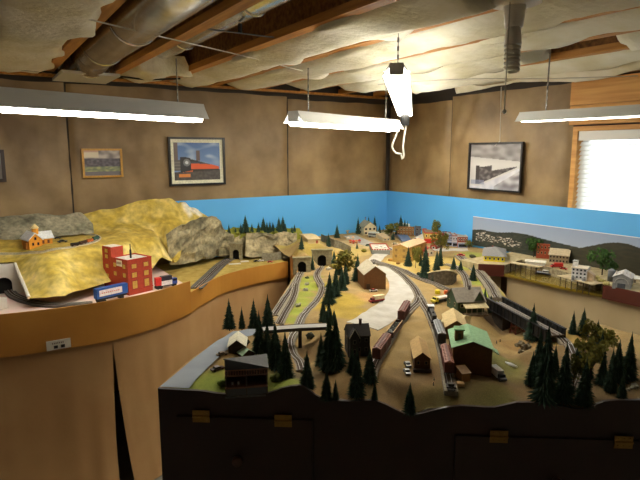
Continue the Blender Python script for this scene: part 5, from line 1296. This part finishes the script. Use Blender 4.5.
# boulders
bould = mat('grey_boulder', (176,170,150), .9, rgb2=(120,114,98), scale=60, bump=.5)
def rock(label, px, py, r, H=on, rgbm=None, group=None):
    p, s = place(px, py, H); m = MB(); m.blob((0,0,r*s*.35), (r*s, r*s*.8, r*s*.75), .4, 2, px+py, 1.6)
    o = m.build('boulder', rgbm or bould, None, False, p); tag(o, label, 'boulder', group)
bould2 = mat('brown_grey_boulder', (128,118,96), .9, rgb2=(86,78,62), scale=60, bump=.5)
rock('tall grey boulder on the creek bank below the girder bridge, left one', 520, 346, 4.5, rgbm=bould2)
rock('grey boulder on the creek bank below the girder bridge, right one', 526, 349, 5, rgbm=bould2)
rock('low grey boulder on the creek bank nearest the canoe', 521, 353, 3.5, rgbm=bould2)
rock('tan boulder by the tower of the girder bridge', 527, 337, 4)
rock('pale boulder at the far end of the grass strip between the tracks', 307, 285, 2.2)
rock('pale boulder in the middle of the grass strip between the tracks', 305.5, 291, 3)
rock('pale boulder nearest the road bridge on the grass strip', 298, 306, 3)
rock('dark boulder on the grass strip just before the left portal', 307, 278.5, 2, rgbm=mat('dark_boulder', (70,76,50), .9))
rock('white plaster boulder under the right hand conifers at the frame edge', 634, 388, 4.5)
rock('pale rock beside the right tunnel portal', 330, 262, 4)
rock('brown rock right of the right tunnel portal, above the track', 329, 270, 3)
rock('white rock by the front edge right of the wood', 628, 391, 3)
rock('dark rock at the foot of the road bridge post', 306, 360, 3.2, rgbm=mat('dark_boulder', (70,76,50), .9))
# ================================================================= HARBOUR MODELS
def pier(label, a, b, w, H=HZ):
    A, B_ = U(*a, H), U(*b, H); t = thing('timber_pier', label, 'pier', (A.x, A.y, H), math.atan2(B_.y-A.y, B_.x-A.x)); L = (B_-A).length
    m = MB(); n = int(L/.012)
    for i in range(n): m.bb(i*L/n, (i+.9)*L/n, -w/2, w/2, .001, .005)
    m.bb(0, L, -w*.4, -w*.3, -.003, .001).bb(0, L, w*.3, w*.4, -.003, .001); m.build('planks', mat('pier_planks', (206,188,150), .9, .15, 60), t)
    for i in range(6):
        x = (i+.5)*L/6; MB().tube([(x, -w*.46, WZL-H-.003), (x, -w*.46, .0)], .003, 6).build('pile', mat('dark_timber', (56,44,34), .9, .2, 60), t)
pier('timber pier along the quay beneath the white cannery', (564,275.5), (599,284.5), .11)
pier('timber wharf edge with piles left of the fishing boat', (510,262.5), (541,267.5), .05)
bld('row_building', 'red brick building at the left of the harbour quay', 'model building', 543, 258.5, 13, 16, 14, 0, (160,72,44), (120,104,90), -4, ridge='flat', H=HZ, wf=(4,2,3), frame=(190,150,110), parapet=(176,88,58))
bld('row_building', 'tan roofed wooden warehouse beside the red brick harbour building', 'model building', 558.5, 263, 18, 16, 8, 5, (150,132,104), (204,186,152), -6, ridge='x', H=HZ, wf=(6,2), frame=(110,92,70))
bld('row_building', 'low grey blue roofed shed behind the white cannery', 'model building', 573, 262, 14, 12, 8, 3, (120,84,76), (150,158,176), -6, ridge='x', H=HZ, wf=(3,1))
bld('row_building', 'long white shed on the harbour quay before the red brick building', 'model building', 535, 264.5, 18, 6, 2.4, 1.4, (234,228,212), (238,232,214), -8, ridge='x', H=HZ)
t, s = bld('cannery', 'white three storey cannery at the pier end with tan annex', 'model building', 578.5, 281, 14, 14, 13, 1.6, (226,224,222), (214,200,178), -12, ridge='x', H=HZ, wf=(4,3,2), wl=(3,3,2), frame=(120,124,130))
MB().bb(-7*s,-3*s,2*s,8*s,13*s,19*s).build('tower', hexmat((230,228,224), .7), t); MB().bb(-7.3*s,-2.7*s,1.7*s,8.3*s,19*s,19.7*s).build('tower_roof', hexmat((170,168,166), .7), t)
MB().prism([(7*s,2*s,0),(13*s,2*s,0),(13*s,2*s,7*s),(7*s,2*s,11*s)], (0,9*s,0)).build('annex', hexmat((206,182,150), .8), t)
for x in (-5, 5): MB().tube([(x*s,-2*s,.005),(x*s,-2*s,4*s)], 1.5*s, 12).build('round_tank', mat('galv_tank', (176,180,186), .3, .05, 30, metal=.5), t)
t, s = bld('boathouse', 'grey arched boathouse at the right end of the harbour', 'model building', 621, 288.5, 16, 24, 11, 4, (160,160,158), (206,202,196), -6, H=HZ, door=(0,7,5,(88,92,98)), over=.8)
m = MB(); m.tube([(-6*s,-.3*s,5*s)]+[(-6*s*math.cos(PI*k/10), -.3*s, 5*s+5.5*s*math.sin(PI*k/10)) for k in range(1,10)]+[(6*s,-.3*s,5*s)], .4*s, 5); m.build('arch_trim', hexmat((190,188,182), .7), t)
for k in range(5): MB().cyl(((-6+3*k)*s, 8*s, 12.6*s), 1.0*s, 3.6*s, 8, .2*s).build('roof_finial', hexmat((224,218,210), .7), t)
p, s = place(611, 281, HZ); t = thing('silo', 'dark grey cylindrical silo beside the arched boathouse', 'silo', p, face(p))
MB().cyl((0,0,0), 3.4*s, 11*s, 18).build('body', hexmat((96,98,100), .5), t, True); MB().cyl((0,0,11*s), 3.6*s, 1.6*s, 18, .8*s).build('roof', hexmat((120,122,124), .5), t)
bld('shack', 'small cream shed right of the boathouse at the picture edge', 'model building', 637, 283, 8, 8, 4, 2, (220,212,190), (226,224,220), -6, H=HZ, ridge='x', door=(-2,2,3,(120,110,96)))
decid('dense green tree behind the quay left of the red brick building', 533.5, 237, 257, 'g', .95, HZ)
decid('large dark green tree between the cannery and the boathouse', 602, 249, 275, 'g', .95, HZ)
for i, (px, py, r) in enumerate(((600,282,4.5),(606,285,4),(597,278.5,3.5),(629,286,3),(592,277,3))):
    bush('pale yellow shrub in the dry grass, %s from the left between cannery and boathouse' % ORD[[2,3,1,4,0][i]], px, py, r, (188,176,112), HZ, .6, 'pale shrubs by the boathouse')
truck('small red delivery truck on the harbour quay', 556.5, 267.5, (206,44,36), (204,50,40), 200, .8, HZ)
car('red car on the quay right of the delivery truck', 563.5, 269.5, (190,60,48), -10, .9, HZ)
def boat(label, px, py, L, deg, hull, deck, mast=True):
    p, s = place(px, py, WZL); t = thing('fishing_boat', label, 'boat', p-Vector((0,0,.001)), face(p, deg)); l = L*s; w = l*.27
    m = MB()
    def fn(u, v):
        x = -l/2+l*u; k = (1-max(0,(u-.55)/.45)**2.2)*(.85+.15*min(1,u*5)); a = (v-.5)*2; z = .09*l*abs(a)**1.4+.03*l*max(0,u-.6)*2*abs(a)
        return (x, w/2*a*k, z+.001)
    m.grid(fn, 16, 8); m.build('hull', hexmat(hull, .3), t, True)
    m = MB(); m.grid(lambda u, v: (-l/2+l*u*.97, w/2*(v-.5)*1.85*(1-max(0,(u-.55)/.45)**2.2)*(.85+.15*min(1,u*5)), .075*l), 12, 2); m.build('deck', hexmat(deck, .6), t)
    if mast:
        MB().bb(-l*.22,l*.02,-w*.3,w*.3,.07*l,.2*l).build('wheelhouse', hexmat((236,236,232), .4), t); MB().bb(-l*.2,l*.021,-w*.305,w*.305,.14*l,.18*l).build('cabin_window', glassd, t)
        MB().tube([(l*.12,0,.07*l),(l*.12,0,.42*l)], l*.008, 6).tube([(l*.12,0,.1*l),(l*.38,0,.3*l)], l*.006, 6).build('mast', hexmat((210,196,160), .6), t)
boat('blue hulled fishing boat with white wheelhouse moored by the quay', 548, 275, 24, -14, (40,62,120), (206,206,200))
boat('white fishing boat moored behind the blue hulled one', 541, 269.8, 18, -12, (226,226,224), (190,180,160))
boat('tiny white dinghy floating at the left end of the harbour', 523.5, 266.5, 4, 10, (238,238,234), (214,210,200), False)
# ================================================================= MODELS ON THE LEFT SHELF
onL = lambda px, py: on(px, py, H2n)
# plateau house
p, s = place(36, 247.5, onL); t = thing('chapel_house', 'orange yellow timber house with snowy roof and round turret on the plateau', 'model building', p, face(p, 18))
ow = hexmat((214,142,34), .7); rw = hexmat((226,228,230), .6)
MB().prism([(-6*s,0,-.01),(6*s,0,-.01),(6*s,0,8*s),(0,0,14*s),(-6*s,0,8*s)], (0,22*s,0)).build('gable_wing', ow, t)
MB().prism([(5.9*s,5*s,-.01),(5.9*s,17*s,-.01),(5.9*s,17*s,8*s),(5.9*s,11*s,13.4*s),(5.9*s,5*s,8*s)], (12*s,0,0)).build('side_wing', ow, t)
m = MB()
for g in (-1, 1): m.prism([(0,-1*s,14.2*s),(g*7.4*s,-1*s,6.8*s),(g*7.4*s,-1*s,7.6*s),(0,-1*s,15*s)], (0,24*s,0))
m.build('main_roof', rw, t)
m = MB()
for g in (-1, 1): m.prism([(2*s,11*s,13.6*s),(2*s,11*s+g*7*s,7*s),(2*s,11*s+g*7*s,7.8*s),(2*s,11*s,14.4*s)], (17.5*s,0,0))
m.build('wing_roof', rw, t)
tr = MB().tube([(4*s,11*s,11*s),(4*s,11*s,18*s)], 3.2*s, 8).build('turret', ow, t); MB().tube([(4*s,11*s,18*s),(4*s,11*s,19.5*s),(4*s,11*s,22.5*s)], [4*s,3*s,.3*s], 12).build('turret_roof', hexmat((238,214,150), .6), tr)
wm_ = hexmat((110,58,24), .6)
windows(t, s, [((-2.4,0),3.6,2,3,'f',0),((2.4,0),3.6,2,3,'f',0),((0,0),9,2.2,3,'f',0)], wm_)
for x in (9, 14): MB().box((x*s, 4.9*s, 4*s), (2*s, .4*s, 3.4*s)).build('window', wm_, t)
MB().bb(-8*s,-6*s,2*s,12*s,-.01,5*s).build('porch', hexmat((176,108,30), .7), t)
car('dark grey car on the plateau right of the orange timber house', 62.5, 242.5, (52,50,48), 8, 1.1, onL)
car('small black car on the plateau behind the dark grey car', 57.5, 238.8, (44,40,38), 8, .8, onL)
lp_ = px_path([(-30,254.5),(0,254.2),(25,253.5),(48,251),(72,247.5),(90,243.5),(98.5,240),(98,236.8),(88,234.5),(70,234.2),(54,235.5)], onL)
track('narrow pale loop of track circling the golden plateau', [Vector((q.x, q.y, H2n(q.x, q.y)+.001)) for q in lp_], .024, .004, .014, .012, .009, mat('pale_roadbed', (216,208,180), .9), True)
for f, r, c, nm in (((71,248),(79,246.4),(40,36,34),'black'),((79.6,246.2),(86.5,244.4),(74,48,36),'brown'),((87.2,244.2),(92.6,242.4),(196,104,50),'orange'),((93.2,242),(98,239.6),(60,104,92),'teal')):
    A, B_ = onL(*f), onL(*r); c_ = (A+B_)/2; L = (B_-A).length
    t = thing('narrow_gauge_car', 'tiny %s train car on the plateau loop' % nm, 'model train car', (c_.x, c_.y, c_.z+.008), math.atan2(B_.y-A.y, B_.x-A.x), 'train cars on the plateau loop')
    MB().bb(-L/2,L/2,-.008,.008,.003,.018).build('body', hexmat(c, .5), t); MB().bb(-L*.48,L*.48,-.006,.006,.018,.0205).build('roof', hexmat(tuple(int(v*.8) for v in c), .6), t)
    for x in (-.3, .3): MB().bb(x*L-.004,x*L+.004,-.006,.006,0,.003).build('bogie', tyre, t)
# red factory
p = U(129, 290, 1.065); s = S(p); p.z = 1.031
t = thing('factory', 'bright red brick factory with yellow panes, stair tower and roof mast', 'model building', p, face(p, 33))
rb_ = hexmat((172,60,34), .7); Hh = 35*s; w_, d_ = 28*s, 28*s
MB().bb(0,w_,0,d_,0,Hh).build('walls', rb_, t)
MB().bb(.8*s,w_-.8*s,.8*s,d_-.8*s,Hh-.1*s,Hh+.2*s).build('roof', hexmat((206,200,190), .8), t)
m = MB(); e = .9*s
m.bb(-.2*s,w_+.2*s,-.2*s,e,Hh,Hh+1.2*s).bb(-.2*s,w_+.2*s,d_-e,d_+.2*s,Hh,Hh+1.2*s).bb(-.2*s,e,e,d_-e,Hh,Hh+1.2*s).bb(w_-e,w_+.2*s,e,d_-e,Hh,Hh+1.2*s); m.build('parapet', hexmat((170,44,24), .65), t)
tw = MB().bb(0,14*s,d_,d_+16*s,0,46*s).build('stair_tower', rb_, t); MB().bb(1*s,13*s,d_+1*s,d_+15*s,46*s,46.4*s).build('tower_roof', hexmat((214,206,196), .8), tw)
yl = hexmat((196,160,70), .5); fr_ = hexmat((150,50,30), .6)  # panes are plain yellow, without emission
it = []
for i in range(2):
    for z, hh in ((10,10),(20,6.5),(29,5.5)): it.append(((7+14*i,0), z, 7.5, hh, 'f', 0))
for y in (6, 22):
    for z in (20, 29): it.append(((0,y), z, 6.5, 5.5, 'l', -1))
for z in (16,26,36,42): it.append(((0,d_/s+8), z, 7, 5, 'l', -1))
windows(t, s, it, fr_, yl)
MB().box((-.3*s,14*s,31.5*s),(.5*s,9*s,6*s)).build('sign_board', hexmat((232,220,196), .6), t)
m = MB()
for y in (10.5, 12.2, 13.9, 15.6, 17.3): m.box((-.6*s,y*s,31.8*s),(.15*s,1*s,2.2*s))
m.build('sign_lettering', hexmat((120,96,84), .7), t)
MB().tube([(12*s,12*s,Hh),(12*s,12*s,Hh+9*s)], 1.0*s, 10).tube([(12*s,12*s,Hh+9*s),(12*s,12*s,Hh+15*s)], .5*s, 8).build('roof_mast', hexmat((44,38,40), .5), t)
for z in (4, 22): MB().bb(-.02*s,w_+.3*s,-.3*s,0,(z+.5)*s,(z+1.3)*s).build('string_course', hexmat((168,46,26), .65), t)
# blue container truck trailer
A = U(95.5,297.5,1.075); B_ = U(126.5,290.5,1.075); L = (B_-A).length; c_ = (A+B_)/2+head(A)*.02
t = thing('trailer', 'blue box trailer with long white side panel in front of the red factory', 'model trailer', (c_.x, c_.y, 1.031), math.atan2(B_.y-A.y, B_.x-A.x))
MB().bb(-L/2,L/2,-.018,.018,.030,.086).build('box', hexmat((38,86,160), .4), t)
MB().bb(-L*.43,L*.3,-.0195,-.018,.042,.076).build('side_panel', hexmat((236,230,228), .5), t)
m = MB()
for k in range(9): m.bb(-L*.36+k*L*.066,-L*.36+k*L*.066+L*.04,-.0202,-.0195,.056,.063)
m.build('side_lettering', hexmat((216,150,140), .6), t)
MB().bb(-L/2+.005,L/2-.005,-.013,.013,.018,.031).build('chassis', hexmat((30,30,32), .6), t)
for x in (-.38, -.28, .3):
    for sy in (-1, 1): MB().tube([(x*L, sy*.010, .0115), (x*L, sy*.017, .0115)], .0115, 12).build('wheel', tyre, t)
p = U(165, 284, 1.06); s = S(p)
t = thing('model_truck', 'blue and white truck with red trailer end right of the red factory', 'model truck', (p.x, p.y, 1.031), face(p, 24))
MB().bb(-9*s,-3.5*s,0,5*s,4*s,12*s).build('red_body', hexmat((206,52,50), .4), t); MB().bb(-3.5*s,8*s,.3*s,5*s,3.4*s,8*s).build('white_body', hexmat((232,230,232), .4), t); MB().bb(-3*s,8*s,.2*s,5.2*s,8*s,12.4*s).build('dark_load', hexmat((46,44,60), .5), t)
MB().bb(8*s,13.5*s,.4*s,4.8*s,3.4*s,9*s).build('cab', hexmat((48,74,150), .4), t); MB().bb(9*s,13.2*s,.3*s,4.9*s,6.6*s,8.6*s).build('cab_window', glassd, t); MB().bb(-9*s,13*s,1*s,4*s,2*s,4*s).build('chassis', tyre, t)
for x in (-7, -4, 10.5):
    for y in (.5, 4.4): MB().tube([(x*s, y*s, 2*s), (x*s, (y+1)*s, 2*s)], 2*s, 12).build('wheel', tyre, t)
# tracks on the foam
track('dark roadbed track curving along the curved fascia from the white tunnel mouth', [Vector((q.x, q.y, 1.034)) for q in px_path([(-30,268),(2,283),(14,294),(32,300.5),(52,303),(72,303),(92,301.5)], 1.05)], .055, .012, .032, .014, .0165, mat('dark_roadbed', (96,92,88), .9), True)
track('track leaving the foam deck toward the small grey tunnel', [Vector((q.x, q.y, .994)) for q in px_path([(196,287.5),(208,276),(222,263),(233,256.5)], 1.0)], .085, .004, .032, .008, .0165, mat('dark_roadbed', (96,92,88), .9), True)
pl = mat('white_plaster', (230,226,216), .8, .05, 10)
p = U(2, 264, 1.215); t = thing('tunnel_mouth', 'white foam tunnel mouth with dark arch at the left edge of the shelf', 'tunnel portal', (p.x, p.y+.02, 1.031), 0); 
aw, ah, h, w = .085, .10, .178, .20; n = 10; arch = [(-aw/2*math.cos(PI*k/n), ah-aw/2+aw/2*math.sin(PI*k/n)) for k in range(n+1)]
arch = [(-aw/2, 0)]+arch+[(aw/2, 0)]
m = MB()
for k in range(len(arch)-1):
    (xa, za), (xb, zb) = arch[k], arch[k+1]
    if abs(xa-xb) > 1e-6:
        for y in (0, .02): m.poly([(xa,y,za),(xb,y,zb),(xb,y,h),(xa,y,h)])
    m.poly([(xa,0,za),(xa,.02,za),(xb,.02,zb),(xb,0,zb)])
m.bb(-w/2,-aw/2,0,.02,0,h).bb(aw/2,w/2,0,.02,0,h).bb(-aw/2,aw/2,0,.02,h-.001,h); m.build('foam_face', pl, t)
MB().bb(-aw/2,aw/2,.03,.034,0,ah).build('painted_dark_plate', dark, t)  # black plate painted as darkness within the foam mouth
m = MB(); A0 = Vector(onL(24, 290)); 
edge = [on(a, b, H2n) for a, b in ((15,264),(20,276),(25,288),(29,298))]
MB().tube([q+Vector((0,0,.002)) for q in spline(edge, .02)], .009, 8).build('plaster_edge', pl, bpy.data.objects['gold_hill'], label='white raw plaster edge')
o = MB().prism([tuple(Vector((-.02,0,0))), (.05,0,0), (.05,0,.055), (-.02,0,.07)], (0,.02,0)).build('foam_block', pl, None, False, (U(3,304,1.06).x-.03, U(3,304,1.06).y+.01, 1.031), 0); tag(o, 'small white foam block at the left end of the curved fascia', 'foam block')
for i, (px, py, l) in enumerate(((235,264.5,12),(245,262,8))):
    p = U(px, py, .993); s = S(p); o = MB().bb(-l*s/2,l*s/2,0,3*s,0,.006).build('foam_scrap', pl, None, False, p, face(p, 8+6*i)); tag(o, ['long','short'][i]+' white foam strip lying on the dry turf before the small tunnel', 'foam scrap')
# ================================================================= CAMERA, WORLD
cd = bpy.data.cameras.new('camera'); cam = bpy.data.objects.new('camera', cd); COL.objects.link(cam)
cam.location = EYEV; cam.rotation_euler = (PI/2-PITCH, 0, -YAW); cd.sensor_width = 36; cd.lens = 36*FOC/640; cd.clip_start = .05
scn.camera = cam
w = bpy.data.worlds.new('daylight'); scn.world = w; w.use_nodes = True
w.node_tree.nodes['Background'].inputs[0].default_value = (.85, .93, 1, 1); w.node_tree.nodes['Background'].inputs[1].default_value = 5.5
vs = scn.view_settings
scn.display_settings.display_device = 'sRGB'
vs.view_transform = 'Standard'; vs.look = 'None'; vs.gamma = 1; vs.use_curve_mapping = False
vs.exposure = -0.18
